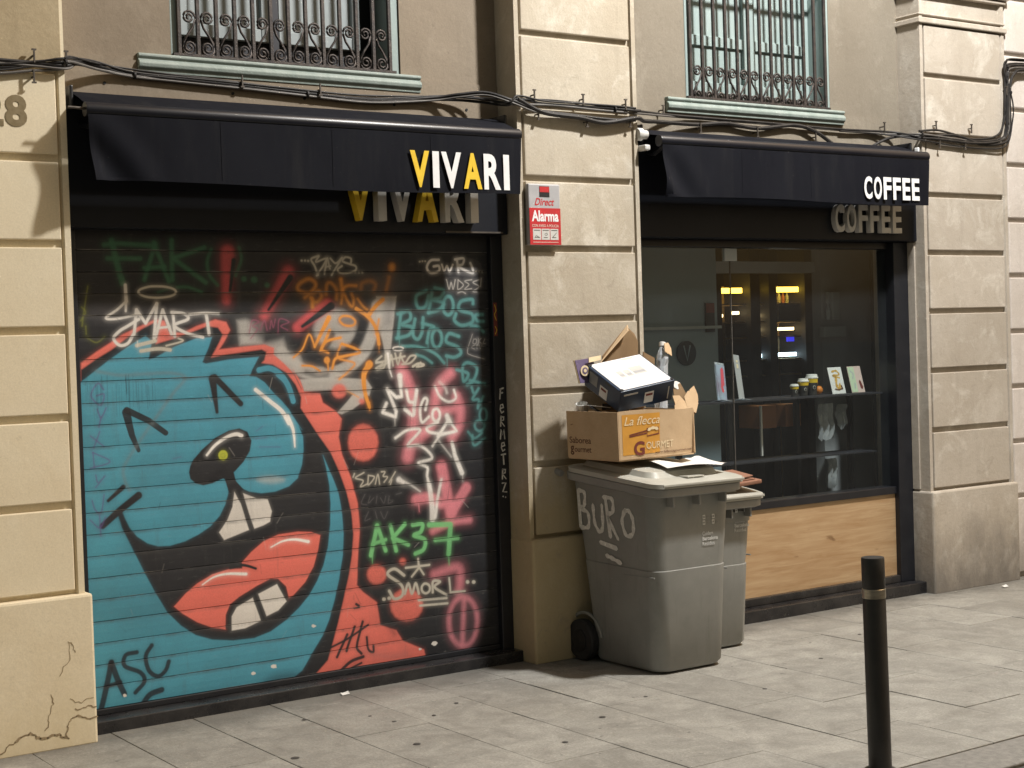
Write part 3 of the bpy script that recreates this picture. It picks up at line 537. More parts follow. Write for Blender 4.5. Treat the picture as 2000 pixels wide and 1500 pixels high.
s W 26 34.7 6 0.85 1 4021,933 4033,837 4035,758
s W 17.4 17.4 6 0.9 1 4051,766 4070,868 4094,949
s m 7.6 7.6 3 0.9 1 3654,1017 3606,995 3648,979 3633,951 3672,961
s m 7.6 7.6 3 0.9 1 3678,1002 3676,956 3711,991 3678,1002
s m 7.6 7.6 3 0.9 1 3715,957 3731,1003 3739,955
s m 7.6 7.6 3 0.9 1 3751,1014 3771,1012 3760,992 3784,986 3764,962
s m 7.7 7.7 3 0.9 1 3829,1008 3793,960
s m 7.7 7.7 3 0.9 1 3808,971 3800,950
s m 7.5 7.5 3 0.9 1 3602,1016 3594,1000
s G 4.2 4.2 3 0.55 1 3655,911 3634,871 3663,860
s G 4.2 4.2 3 0.55 1 3684,900 3673,867 3703,890
s G 4.2 4.2 3 0.55 1 3722,897 3716,864
s G 4.2 4.2 3 0.55 1 3741,887 3760,860 3771,893
s G 4.3 4.3 3 0.55 1 3790,892 3784,858 3809,864
s G 4.3 4.3 3 0.55 1 3830,897 3860,903
s G 4.2 4.2 3 0.55 1 3671,825 3650,785 3679,791
s G 4.2 4.2 3 0.55 1 3710,822 3718,787
s G 4.2 4.2 3 0.55 1 3739,819 3757,784 3778,816
s N 23.7 23.7 5 1 0 3717,753 3677,613
s N 22.1 22.1 5 1 0 3718,753 3760,628
s N 18.7 18.7 5 1 0 3689,667 3762,681
s N 22.2 22.2 5 1 0 3792,746 3819,622
s N 22.2 22.2 5 1 0 3874,747 3802,685 3889,644
s N 22.4 22.4 5 1 1 3918,739 3973,738 3962,700 3923,686 3985,659 3976,612 3928,595
s N 28 28 6 1 0 4013,730 4138,721 4122,575
s N 21 21 6 1 0 4046,651 4180,648
s m 15.4 15.4 3 1 1 3859,495 3806,533 3766,510 3842,450 3845,398 3800,386 3772,428
s m 13.8 13.8 3 1 1 3860,404 3882,454 3900,400 3924,449 3940,395
s m 12.9 12.9 3 1 1 4005,413 4003,404 3997,397 3989,393 3980,392 3971,395 3963,401 3958,410 3957,419 3959,428 3965,435 3973,440 3982,440 3991,437 3999,431 4004,423 4005,413
s m 13.9 13.9 3 1 1 4021,392 4025,446 4065,440 4032,417 4102,369
s m 11.4 11.4 3 1 0 4120,453 4125,380 4211,376
p m 0 0 3 1 0 4240,419 4239,415 4236,412 4232,411 4228,410 4224,412 4220,414 4218,418 4217,421 4218,425 4221,428 4224,430 4229,430 4233,429 4237,426 4239,423
p m 0 0 3 1 0 4277,415 4276,411 4273,408 4269,406 4265,406 4260,407 4257,410 4254,413 4254,417 4255,421 4257,424 4261,425 4265,426 4270,424 4274,422 4276,418
p m 0 0 3 1 0 3752,390 3751,386 3749,384 3745,382 3741,382 3737,383 3733,385 3731,389 3731,392 3732,396 3734,399 3738,400 3742,400 3746,399 3749,397 3751,394
p m 0 0 3 1 0 3781,391 3781,387 3778,384 3774,383 3770,383 3766,384 3763,386 3761,389 3760,393 3761,397 3763,399 3767,401 3771,401 3775,400 3779,398 3781,394
s m 12.2 12.2 3 1 1 3938,362 4101,354
s m 12.2 12.2 3 1 1 3945,335 4105,327
s m 12.1 12.1 3 1 1 3870,531 4006,531
s m 12.1 12.1 3 1 0 3943,568 3945,524 3903,484
s m 11.2 11.2 3 1 1 3947,524 3972,487
s K 11.7 11.7 3 0.95 1 3437,194 3533,225 3649,277
s K 14.2 14.2 3 0.95 1 3532,246 3473,145
s K 14.2 14.2 3 0.95 1 3575,278 3541,207 3526,167
s K 14.3 14.3 3 0.95 1 3619,297 3583,184 3606,143
s K 12.7 12.7 3 0.95 1 3638,219 3645,159 3671,142 3674,171
s K 16.8 16.8 3 0.95 1 3489,75 3547,113 3615,127
s K 11.8 11.8 3 0.95 1 3527,74 3604,98
s K 7.6 7.6 3 0.95 1 3576,366 3605,367
s K 13.5 13.5 3 0.95 1 3587,386 3601,376
s k 26.7 26.7 4 0.92 1 2363,279 2339,183 2311,85
s k 26.8 26.8 4 0.92 1 2364,274 2388,200 2416,132
s k 18.9 18.9 4 0.92 1 2335,176 2400,186
s k 20.6 20.6 4 0.92 1 2480,307 2429,301 2423,254 2492,216 2511,173 2467,130
s k 20.8 20.8 4 0.92 1 2550,328 2521,284 2533,218 2574,186 2610,207 2627,245
s k 27.1 27.1 4 0.92 1 2588,123 2533,110 2498,71
s v 7.1 7.1 4 0.75 1 2375,1475 2351,1503 2319,1451 2360,1406 2377,1454 2343,1449
s v 7.1 7.1 4 0.75 1 2344,1390 2359,1353 2384,1394
s v 7.1 7.1 4 0.75 1 2359,1353 2349,1312
s v 6.6 6.6 4 0.7 1 2310,1275 2368,1226
s v 6.5 6.5 4 0.7 1 2351,1292 2322,1222
s v 6.6 6.6 4 0.7 1 2317,1203 2392,1158 2304,1135
s v 6.5 6.5 4 0.7 1 2317,1203 2321,1137
s v 6.6 6.6 4 0.7 1 2326,1104 2335,1070 2366,1097 2324,1051
s v 6.6 6.6 4 0.7 1 2305,994 2317,954 2343,938 2360,1016
s v 6.6 6.6 4 0.7 1 2295,910 2334,873 2362,917
s v 6.6 6.6 4 0.7 1 2336,926 2339,837
s v 4.7 4.7 4 0.5 1 2684,1151 2720,1157
s v 4.9 4.9 4 0.5 1 3096,1252 3127,1271
s v 4.9 4.9 4 0.5 1 3091,1215 3144,1218
s v 4.9 4.9 4 0.5 1 3108,1177 3211,1170
s y 5.9 5.9 5 0.25 1 2323,1925 2303,1824 2291,1754
s y 5.9 5.9 5 0.25 1 2292,1836 2309,1813 2286,1777
s y 5.9 5.9 5 0.25 1 2307,1753 2308,1718
s y 5.9 5.9 5 0.25 1 2314,1700 2352,1681 2390,1704
s e 5.7 5.7 4 0.8 1 3078,1706 3094,1763 3128,1756 3093,1738 3120,1724 3084,1681
s e 5.7 5.7 4 0.8 1 3134,1718 3156,1762 3168,1717
s e 5.7 5.7 4 0.8 1 3183,1723 3191,1761 3200,1729 3212,1767
s e 5.8 5.8 4 0.8 1 3224,1703 3233,1767 3282,1753 3239,1735 3274,1715
s k 1.9 1.9 2 0.358875 0 2598,1483 2600,1436
s k 2.4 2.4 2 0.3017 0 2526,1501 2526,1392
s k 2.6 2.6 2 0.330753 0 2477,1531 2478,1448
s k 2.8 2.8 2 0.21706 0 2611,1483 2611,1392
s k 2.6 2.6 2 0.245004 0 2303,1545 2304,1471
s k 2.8 2.8 2 0.155965 0 2578,1507 2579,1442
s k 2.7 2.7 2 0.31862 0 2395,1535 2392,1380
s k 3.2 3.2 2 0.376648 0 2348,1497 2346,1373
s k 2.5 2.5 2 0.390475 0 2535,1494 2533,1340
s k 3.1 3.1 2 0.282589 0 2341,1504 2342,1414
s k 2.7 2.7 2 0.238481 0 2446,1491 2444,1355
s k 2.7 2.7 2 0.380083 0 2574,1487 2574,1382
s k 2.2 2.2 2 0.324893 0 2523,1511 2524,1436
s k 2.3 2.3 2 0.227391 0 2343,1496 2341,1352
s k 2.7 2.7 2 0.312854 0 2599,1496 2599,1397
s k 2.2 2.2 2 0.383539 0 2479,1523 2479,1425
s k 3.3 3.3 2 0.376913 0 2491,1535 2490,1411
s k 1.9 1.9 2 0.218275 0 2351,1504 2350,1391
s k 2 2 2 0.363486 0 2362,1497 2362,1399
s k 3.4 3.4 2 0.32924 0 2369,1532 2369,1446
s k 2.1 2.1 2 0.170726 0 2302,1527 2301,1412
s k 3.2 3.2 2 0.213923 0 2600,1534 2602,1494
s k 2.1 2.1 2 0.246391 0 2553,1528 2552,1408
s k 2 2 2 0.23605 0 2304,1493 2306,1453
s k 2 2 2 0.157703 0 2487,1499 2488,1422
s k 3.1 3.1 2 0.338916 0 2433,1500 2431,1356
s k 2.7 2.7 2 0.315207 0 2568,1498 2569,1434
s k 2.6 2.6 2 0.181884 0 2392,1537 2390,1397
s k 2.7 2.7 2 0.389933 0 2478,1518 2480,1465
s k 2.5 2.5 2 0.289488 0 2373,1511 2375,1473
s k 1.8 1.8 2 0.173968 0 2336,1542 2338,1487
s k 3.6 3.6 2 0.398631 0 2494,1511 2492,1363
s k 2.2 2.2 2 0.306041 0 2365,1520 2364,1414
s k 2.3 2.3 2 0.281547 0 2547,1498 2548,1411
s k 2.5 2.5 2 0.330942 0 2294,1545 2295,1496
s k 2.1 2.1 2 0.204338 0 2368,1538 2369,1475
s k 2.4 2.4 2 0.203112 0 2457,1515 2456,1402
s k 3.1 3.1 2 0.277875 0 2582,1483 2582,1394
s k 2.6 2.6 2 0.195306 0 2477,1537 2477,1438
s k 2.4 2.4 2 0.380363 0 2320,1503 2320,1405
s k 3.6 3.6 2 0.154764 0 2486,1524 2487,1443
s k 2.4 2.4 2 0.318143 0 2511,1533 2509,1395
s k 2.5 2.5 2 0.202062 0 2296,1522 2296,1429
s k 2.3 2.3 2 0.383818 0 2480,1535 2480,1454
s k 2.1 2.1 2 0.247945 0 2315,1505 2314,1402
s k 2.5 2.5 2 0.180443 0 2438,1500 2440,1450
s k 3.7 3.7 2 0.156167 0 2408,432 2437,402
s k 4.3 4.3 2 0.264259 0 3575,408 3576,430
s k 3.9 3.9 2 0.351087 0 3926,1282 3921,1213
s k 3.3 3.3 2 0.214851 0 4201,225 4178,229
s k 4.6 4.6 2 0.173987 0 3090,633 3095,587
s k 2.7 2.7 2 0.171537 0 2925,117 2921,179
s k 4.2 4.2 2 0.207925 0 4102,-43 4072,-7
s k 3.6 3.6 2 0.285223 0 3607,574 3611,632
s k 2.8 2.8 2 0.214315 0 4250,367 4250,333
s k 4.4 4.4 2 0.345704 0 4139,920 4127,845
s k 3.5 3.5 2 0.370454 0 3432,1523 3396,1510
s k 3.4 3.4 2 0.384167 0 2615,959 2608,931
s k 4.9 4.9 2 0.314621 0 3699,934 3684,899
s k 3.1 3.1 2 0.316743 0 3800,247 3810,261
s k 2.6 2.6 2 0.370805 0 4326,583 4322,550
s k 2.5 2.5 2 0.301611 0 3552,343 3586,305
s k 2.8 2.8 2 0.199885 0 4133,144 4159,99
s k 3 3 2 0.303081 0 3779,725 3805,777
s k 3.7 3.7 2 0.391695 0 3133,1350 3132,1392
s k 3.3 3.3 2 0.338667 0 2448,1785 2469,1763
s k 3.2 3.2 2 0.156882 0 3209,628 3192,629
s k 2.6 2.6 2 0.251123 0 2413,586 2427,545
s k 4.6 4.6 2 0.245416 0 3609,386 3583,440
s k 2.4 2.4 2 0.241615 0 3192,1277 3194,1210
s k 3.5 3.5 2 0.312266 0 3340,1118 3369,1144
s g 4.6 4.6 2 0.226042 0 3216,860 3183,816
s g 4.1 4.1 2 0.173237 0 3545,379 3535,330
s g 3.8 3.8 2 0.30721 0 3545,1089 3570,1043
s g 3.4 3.4 2 0.389439 0 2880,1397 2862,1429
s g 3.1 3.1 2 0.169346 0 2468,475 2460,501
s g 3.4 3.4 2 0.380436 0 3186,1495 3168,1439
s g 4.6 4.6 2 0.20946 0 3122,697 3112,755
s g 3.1 3.1 2 0.208293 0 2622,684 2611,645
s g 3.6 3.6 2 0.369645 0 3923,627 3951,648
s g 4.4 4.4 2 0.337752 0 4210,838 4247,797
s g 4.5 4.5 2 0.305622 0 4044,63 4085,89
s g 3.4 3.4 2 0.238501 0 3629,1125 3601,1059
s g 2.8 2.8 2 0.157007 0 3177,258 3213,307
s g 4.5 4.5 2 0.259107 0 2956,1183 2982,1144
s g 4.4 4.4 2 0.309452 0 3360,1367 3353,1399
s t 6 2.7 3 0.8 0 3877,1661 3877,1621
s t 6.1 2.7 3 0.8 0 4041,1637 4042,1603
s t 6.2 2.7 3 0.8 0 4150,1556 4150,1508
s N 7.6 3.4 3 0.8 0 3684,608 3684,574
s N 7.9 3.5 3 0.8 0 4122,571 4122,518
s W 4 1.8 3 0.8 0 4221,970 4221,930
s W 3.9 1.7 3 0.8 0 3837,1265 3837,1235
s o 6 2.7 3 0.8 0 3762,1631 3762,1598
s p 7.8 3.4 3 0.8 0 3957,843 3958,800
s w 5.4 2.4 3 0.8 0 2538,1682 2538,1655
p w 0 0 1.5 1 0 3153,146 3155,140 3136,140 3125,146 3126,155 3137,158 3153,155
p w 0 0 1.5 1 0 3048,128 3042,125 3033,123 3024,129 3026,136 3035,140 3046,134
p w 0 0 1.5 1 0 3369,308 3360,304 3352,302 3343,309 3344,316 3351,319 3361,314
p w 0 0 1.5 1 0 4040,136 4028,125 4017,124 4001,135 4009,145 4016,147 4029,146
p w 0 0 1.5 1 0 3945,118 3944,115 3932,113 3929,117 3928,124 3934,125 3944,122
p w 0 0 1.5 1 0 2426,125 2426,119 2414,117 2410,124 2410,130 2416,132 2422,130
"""
# ------------------------------------------------------------------ spray paint on the shutter: strokes and fills in shutter millimetres (x,z)
PAL = {'K': sr(42, 42, 45), 'k': sr(38, 40, 46), 'w': sr(216, 209, 200), 'W': sr(236, 230, 222), 'g': sr(186, 180, 172), 'G': sr(112, 108, 108), 's': sr(222, 113, 99), 'r': sr(208, 86, 88),
       'p': sr(222, 134, 142), 'b': sr(78, 148, 168), 'n': sr(62, 108, 80), 'N': sr(120, 190, 124), 'o': sr(226, 148, 66), 't': sr(92, 146, 144), 'v': sr(96, 84, 132), 'y': sr(184, 188, 66), 'u': sr(112, 128, 132), 'm': sr(190, 182, 166), 'e': sr(150, 84, 104)}
GX0, GZ0, GW, GH, GR = 2250, 60, 2200, 2130, 2.0
def seg_d(px, pz, a, b, w0, w1):
    d = b-a; L2 = float(d@d)+1e-9; t = np.clip(((px-a[0])*d[0]+(pz-a[1])*d[1])/L2, 0, 1)
    return np.hypot(px-(a[0]+t*d[0]), pz-(a[1]+t*d[1]))-.5*(w0+(w1-w0)*t)
def paint_shutter():
    nx, nz = int(GW/GR), int(GH/GR); img = np.zeros((nz, nx, 3), np.float32); img[:] = sr(39, 39, 42)
    rg0 = np.random.default_rng(5); spk = np.clip(.93+.10*rg0.standard_normal((nz, nx)), .55, 1).astype(np.float32)
    for line in GRAF.strip().split('\n'):
        k, col, w0, w1, soft, al, cur, *pt = line.split(); w0, w1, soft, al = map(float, (w0, w1, soft, al)); P = [np.array(list(map(float, q.split(',')))) for q in pt]
        if k == 's' and cur == '1' and len(P) > 2: P = crom(P, 5)
        A = np.array(P); pad = max(w0, w1)/2+soft*2.6+20
        i0 = max(0, int((A[:, 0].min()-pad-GX0)/GR)); i1 = min(nx, int((A[:, 0].max()+pad-GX0)/GR)+1); j0 = max(0, int((A[:, 1].min()-pad-GZ0)/GR)); j1 = min(nz, int((A[:, 1].max()+pad-GZ0)/GR)+1)
        if i1 <= i0 or j1 <= j0: continue
        px, pz = np.meshgrid(np.arange(i0, i1, dtype=np.float32)*GR+GX0, np.arange(j0, j1, dtype=np.float32)*GR+GZ0)
        n = len(P); d = np.full(px.shape, 1e6, np.float32)
        if k == 's':
            for i in range(n-1): d = np.minimum(d, seg_d(px, pz, P[i], P[i+1], w0+(w1-w0)*i/(n-1), w0+(w1-w0)*(i+1)/(n-1)))
        else:
            ins = np.zeros(px.shape, bool)
            for i in range(n):
                a, b = P[i], P[(i+1) % n]; d = np.minimum(d, seg_d(px, pz, a, b, 0, 0))
                if a[1] != b[1]: ins ^= ((a[1] > pz) != (b[1] > pz)) & (px < (b[0]-a[0])*(pz-a[1])/(b[1]-a[1])+a[0])
            d = np.where(ins, -d, d)
        s = max(soft, 1.5)*1.2; t = np.clip(.5-d/(2*s), 0, 1); al2 = al*t*t*(3-2*t)*(1 if soft < 6 else spk[j0:j1, i0:i1])
        if soft >= 3: al2 = np.maximum(al2, al*(.10 if k == 'p' else .16)*np.exp(-(np.maximum(d, 0)/(7+1.1*soft))**2))
        al2 = al2[..., None]
        img[j0:j1, i0:i1] = img[j0:j1, i0:i1]*(1-al2)+np.array(PAL[col], np.float32)*al2
    rng = np.random.default_rng(3); img *= (1+.05*rng.standard_normal((nz, nx, 1))).astype(np.float32)
    im = bpy.data.images.new('spray_paint', nx, nz, float_buffer=True); im.colorspace_settings.name = 'Non-Color'
    buf = np.ones((nz, nx, 4), np.float32); buf[..., :3] = np.clip(img, .004, 1); im.pixels.foreach_set(buf.ravel()); im.update(); im.pack(); return im
def shutter_mat():
    m, nt, b = new_mat('painted_shutter'); t = nt.nodes.new('ShaderNodeTexImage'); t.image = paint_shutter(); t.extension = 'EXTEND'
    c = mixc(nt, ramp(nt, noise(nt, 3, 6, .7), .45, .75, 0, .22), t.outputs[0], (.05, .05, .048)); c = mixc(nt, ramp(nt, noise(nt, 60, 3, .6, stretch=(.3, 1, 1)), .6, .8, 0, .12), c, (.3, .29, .27))
    pos = nt.nodes.new('ShaderNodeNewGeometry').outputs['Position']; sx = nt.nodes.new('ShaderNodeSeparateXYZ'); nt.links.new(pos, sx.inputs[0])
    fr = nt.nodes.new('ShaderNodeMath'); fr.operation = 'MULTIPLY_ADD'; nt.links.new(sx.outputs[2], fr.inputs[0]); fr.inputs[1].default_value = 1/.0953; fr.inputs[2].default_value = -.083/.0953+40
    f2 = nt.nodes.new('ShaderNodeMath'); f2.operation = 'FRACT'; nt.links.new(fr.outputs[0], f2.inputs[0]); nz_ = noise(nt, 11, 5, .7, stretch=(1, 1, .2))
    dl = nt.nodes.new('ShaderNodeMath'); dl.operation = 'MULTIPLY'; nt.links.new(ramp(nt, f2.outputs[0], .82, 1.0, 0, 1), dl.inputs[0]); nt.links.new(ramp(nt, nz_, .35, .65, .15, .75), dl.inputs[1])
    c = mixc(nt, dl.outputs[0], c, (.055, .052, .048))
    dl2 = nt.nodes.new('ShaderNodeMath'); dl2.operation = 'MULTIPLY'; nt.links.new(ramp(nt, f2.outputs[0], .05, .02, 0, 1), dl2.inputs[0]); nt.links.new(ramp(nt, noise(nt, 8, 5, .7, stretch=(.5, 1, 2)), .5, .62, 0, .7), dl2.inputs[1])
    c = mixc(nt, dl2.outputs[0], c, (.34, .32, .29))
    c = mixc(nt, ramp(nt, noise(nt, 6, 6, .75, stretch=(2.5, 1, .25)), .58, .74, 0, .28), c, (.09, .088, .082))
    nt.links.new(c, b.inputs['Base Color']); nt.links.new(ramp(nt, noise(nt, 10, 4, .6), .3, .7, .42, .62), b.inputs['Roughness']); b.inputs['Specular IOR Level'].default_value = .35
    bump(nt, b, noise(nt, 14, 3, .5), .06, .004); return m
M['shutter'] = shutter_mat(); M['crack'] = simple('crack_shadow', (.22, .16, .09), (.36, .28, .17), 60, .95)
# ------------------------------------------------------------------ ground
pav = struct(MB().box(-6, 16, -2.47, .4, -.30, -.016).build('pavement', M['joint']))
kerb = struct(MB().box(-6, 16, -2.49-.22, -2.4705, -.30, -.002).build('kerb', M['kerb'], bevel=.006))
road = struct(MB().add([(-200, -200, -.016), (200, -200, -.016), (200, -2.715, -.016), (-200, -2.715, -.016)], [(0, 1, 2, 3)]).build('road', M['asphalt']))
XJ = [-.68+.3755*i for i in range(0, 34)]
XJ = [2.31+.3755*(i-8) for i in range(0, 30)]
OFF = {8: -.18, 9: -.34, 10: -.10, 11: -.955, 12: -.773, 13: -.975, 14: -.795, 15: -.955, 16: -.83, 17: -1.05}
slab_me = {}
for i in range(len(XJ)-1):
    off = OFF.get(i, -(.07+((i*37) % 11)*.053)); off = -((-off) % .596)
    ys = [0.35]; y = off+.596 if off < 0 else off
    e = [.30]; y = off
    while y > -2.46:
        if y < .22: e.append(y)
        y -= .596
    e.append(-2.468)
    for a, b in zip(e[:-1], e[1:]):
        if a-b < .05: continue
        g = .0016
        key = (round(a-b, 3), random.randrange(3))
        if key not in slab_me:
            mb = MB().box(-.3755/2+g, .3755/2-g, -(a-b)/2+g, (a-b)/2-g, -.05, 0); o = mb.build('paving_slab', SLAB[key[1]], pav, bevel=.0016, seg=1); slab_me[key] = o.data
        else:
            o = bpy.data.objects.new('paving_slab', slab_me[key]); link(o); o.parent = pav
        o.location = (XJ[i]+.3755/2, (a+b)/2, random.uniform(-.0016, .0016)); o.rotation_euler = (random.uniform(-.002, .002), random.uniform(-.002, .002), 0)
for x, y, r in ((2.73, -.83, .018), (3.33, -.58, .011), (3.72, -.47, .010), (3.21, -.97, .016), (4.05, -1.12, .015), (3.68, -1.35, .013), (3.05, -.28, .012), (4.43, -.95, .010), (4.93, -1.2, .012), (3.52, -.60, .010), (2.62, -1.25, .013), (5.6, -.9, .012), (6.2, -.6, .010), (3.3, -.42, .009)):
    MB().lathe([(r, 0), (r*.8, .0012)], (x, y, .0022), 10).build('gum_spot', M['gum'], pav).scale = (1, 1, 1)
# ------------------------------------------------------------------ building
bld = thing('building', 'beige rendered old building with rusticated pilasters, two shop fronts and barred windows', 'building')
ZR = [.63, 1.003, 1.37, 1.735, 2.095, 2.45, 2.815, 3.18, 3.55, 3.92, 4.28, 4.64, 5.2]
def pilaster(x0, x1, mat, plmat, lab, zr=ZR, parent=bld, plinth=True, px=(.02, .02), capital=None):
    mb = MB(); out = [(x0, 0), (x0+.026, 0), (x0+.034, .022), (x1-.034, .022), (x1-.026, 0), (x1, 0), (x1, .42), (x0, .42)]; n = 8
    mb.add([(x, y, 0) for x, y in out]+[(x, y, 5.2) for x, y in out], [tuple(range(n)), tuple(range(2*n-1, n-1, -1))]+[(i, i+n, (i+1) % n+n, (i+1) % n) for i in range(n)])
    p = mb.build('pilaster', mat, parent); p['label'] = lab
    for a, b in zip(zr[:-1], zr[1:]):
        j = [random.uniform(-.0025, .0025) for _ in range(2)]
        MB().box(x0+.042+j[0], x1-.040, j[1]*.6, .06, a+.016, b-.016).build('stone_block', mat, p, bevel=.005, seg=2)
    if plinth: MB().box(x0-px[0], x1+px[1], -.028, .45, -.01, .628).build('plinth', plmat, p, bevel=.012, seg=2)
    return p
pL = pilaster(1.15, 2.19, M['cream'], M['cream'], 'cream painted pilaster bearing the house number', zr=ZR[:7]+[2.815+.03], px=(.02, .025))
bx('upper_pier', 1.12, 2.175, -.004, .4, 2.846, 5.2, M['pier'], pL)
pM = pilaster(4.485, 5.262, M['stone_mid'], M['stone_mid'], 'beige pilaster between the two shops with ochre stained foot', px=(.005, .005))
pR = pilaster(7.50, 8.30, M['stone'], M['stone'], 'beige pilaster right of the coffee shop', px=(.012, .01), zr=ZR[:8]+[3.50])
for z_, h_, o_ in ((3.495, .035, .016), (3.545, .012, .008), (3.675, .02, .014), (3.70, .04, .03)): MB().box(7.50-o_, 8.30+o_, -o_, .3, z_, z_+h_).build('capital_moulding', M['stone'], pR, bevel=.006)
def digit(s, x0, x1): text_mesh('house_number', s, x0, x1, 2.572, 2.703, -.0022, M['ochre'], pL, bold=.035, depth=.001)
digit('8', 1.936, 2.026); digit('2', 1.842, 1.929)
rc = random.Random(21)
def jag(pts, amp, k=4):
    p = [np.array(q, float) for q in pts]
    for _ in range(k):
        o = []
        for a_, b_ in zip(p[:-1], p[1:]): d_ = b_-a_; o += [a_, (a_+b_)/2+np.array((-d_[1], d_[0]))*rc.uniform(-amp, amp)]
        p = o+[p[-1]]
    return [tuple(q) for q in p]
for pts, wd in (([(1.75, .02), (1.86, .05), (1.93, .085), (1.97, .055), (2.05, .06), (2.09, .035)], .009), ([(2.08, .045), (2.09, .10), (2.13, .125), (2.214, .108)], .007), ([(1.99, .085), (2.015, .15), (2.02, .23)], .004), ([(2.06, .30), (2.10, .44), (2.13, .39)], .003), ([(2.10, .20), (2.20, .19)], .003), ([(2.12, .155), (2.21, .15)], .005)):
    jp = jag(pts, .22, 3); n_ = len(jp)
    for i_ in range(0, n_-1, 3): strokes('paint_crack', [(jp[i_:i_+4], wd*rc.uniform(.45, 1.25))], -.0286, wd, M['crack'], pL, curve=False) if len(jp[i_:i_+4]) > 1 else None
# upper walls with window openings
def upper_wall(x0, x1, wx0, wx1, wm, yw):
    z0 = 2.705; mb = MB()
    mb.prism([(x0, z0+.05), (x0+.02, z0+.05), (x0+.075, z0), (x1-.075, z0), (x1-.02, z0+.05), (x1, z0+.05), (x1, 2.93), (x0, 2.93)], yw-.005, .45)
    o = mb.build('lower_wall_band', wm, bld)
    bx('wall_panel', x0, wx0, yw, .45, 2.931, 5.2, wm, bld); bx('wall_panel', wx1, x1, yw, .45, 2.931, 5.2, wm, bld); bx('wall_panel', wx0, wx1, yw, .45, 4.9, 5.2, wm, bld)
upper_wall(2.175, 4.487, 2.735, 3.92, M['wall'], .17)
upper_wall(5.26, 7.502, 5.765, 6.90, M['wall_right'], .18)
for x, z in ((2.421, 2.807), (3.024, 2.800), (3.388, 2.800), (3.874, 2.800), (4.293, 2.80)): MB().lathe([(.007, -.002), (.007, .001)], (x, .164, z), 8, 'y').build('screw_hole', M['darkroom'], bld)
def sill(x0, x1):
    prof = [(.19, 2.950), (.154, 2.950), (.149, 2.944), (.149, 2.935), (.157, 2.930), (.158, 2.922), (.148, 2.916), (.143, 2.905), (.146, 2.890), (.158, 2.880), (.160, 2.866), (.19, 2.866)]
    o = MB().sweepx(prof, x0, x1).build('window_sill', M['teal'], bld, bevel=.002, seg=1); return o
def spiral(cx, cz, r, turns, a0, sgn, n=22):
    return [(cx+sgn*(r*(1-.78*t))*math.cos(a0+2*math.pi*turns*t), .0, cz+(r*(1-.78*t))*math.sin(a0+2*math.pi*turns*t)) for t in [i/(n-1) for i in range(n)]]
scroll_me = []
for sgn in (1, -1):
    mb = MB(); top = spiral(0, .0, .032, 1.75, -.35, sgn); bot = spiral(0, -.135, .034, 1.75, math.pi+.35, sgn)
    mb.tube(top[::-1]+[(sgn*.018, 0, -.045), (sgn*-.004, 0, -.075), (sgn*-.028, 0, -.112)]+bot, .0056, 6)
    me = bpy.data.meshes.new('scroll'); me.from_pydata(mb.v, [], mb.f); me.polygons.foreach_set('use_smooth', [True]*len(me.polygons)); me.materials.append(M['iron']); scroll_me.append(me)
def grille(x0, step, ztop):
    g = part('window_grille', bld)
    bar = MB().box(-.009, .009, -.008, .008, 0, 1.95).build('grille_bar', M['iron'], g, bevel=.002, seg=1); bar.location = (x0, .168, 2.9505)
    for k in range(1, 13): o = bar.copy(); link(o); o.parent = g; o.location = (x0+k*step, .168, 2.9505)
    bx('grille_rail', x0-.03, x0+12*step+.03, .1585, .1775, 2.952, 2.964, M['iron'], g); bx('grille_rail', x0-.03, x0+12*step+.03, .160, .176, 3.66, 3.68, M['iron'], g)
    for k in range(12):
        o = bpy.data.objects.new('scroll', scroll_me[k % 2]); link(o); o.parent = g; o.location = (x0+(k+.5)*step, .163+.003*(k % 3), ztop)
    return g
grille(2.775, .0905, 3.128)['label'] = 'wrought iron bars with spirals over the shuttered shop'
grille(5.795, .0883, 3.108)['label'] = 'wrought iron bars with spirals over the coffee shop'
sill(2.575, 4.025); sill(5.61, 6.995)
def leaf(x0, x1, z0, z1, rails, mat, win, name='shutter_leaf', y=.30):
    st = .045; f = part(name, win)
    MB().box(x0, x0+st, y, y+.04, z0, z1).build('stile', mat, f, bevel=.003, seg=1); MB().box(x1-st, x1, y, y+.04, z0, z1).build('stile', mat, f, bevel=.003, seg=1)
    zz = [z0]+rails+[z1-.06]
    for z in zz: MB().box(x0+st, x1-st, y+.002, y+.038, z, z+.06).build('cross_rail', mat, f, bevel=.003, seg=1)
    for a, b in zip(zz[:-1], zz[1:]): MB().box(x0+st, x1-st, y+.018, y+.03, a+.06, b).build('leaf_panel', mat, f)
win1 = part('window', bld)
for a, b in ((2.737, 2.775), (3.872, 3.918)): bx('window_jamb', a, b, .178, .36, 2.95, 4.9, M['teal_light'], win1, .004)
def lf(*a, **k):
    leaf(*a, **k)
leaf(2.83, 3.29, 3.075, 4.8, [3.9], M['curtain'], win1); leaf(3.335, 3.775, 3.075, 4.8, [3.9], M['curtain'], win1)
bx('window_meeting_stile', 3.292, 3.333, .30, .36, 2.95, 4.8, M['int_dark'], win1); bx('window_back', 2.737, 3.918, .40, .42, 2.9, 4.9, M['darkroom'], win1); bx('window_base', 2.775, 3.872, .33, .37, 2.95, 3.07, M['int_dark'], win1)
win2 = part('window', bld)
for a, b in ((5.767, 5.815), (6.852, 6.898)): bx('window_jamb', a, b, .178, .36, 2.95, 4.9, M['teal_light'], win2, .004)
leaf(5.855, 6.368, 3.02, 4.8, [3.285, 4.1], M['teal_light'], win2); leaf(6.372, 6.885-.03, 3.02, 4.8, [3.285, 4.1], M['teal_light'], win2)
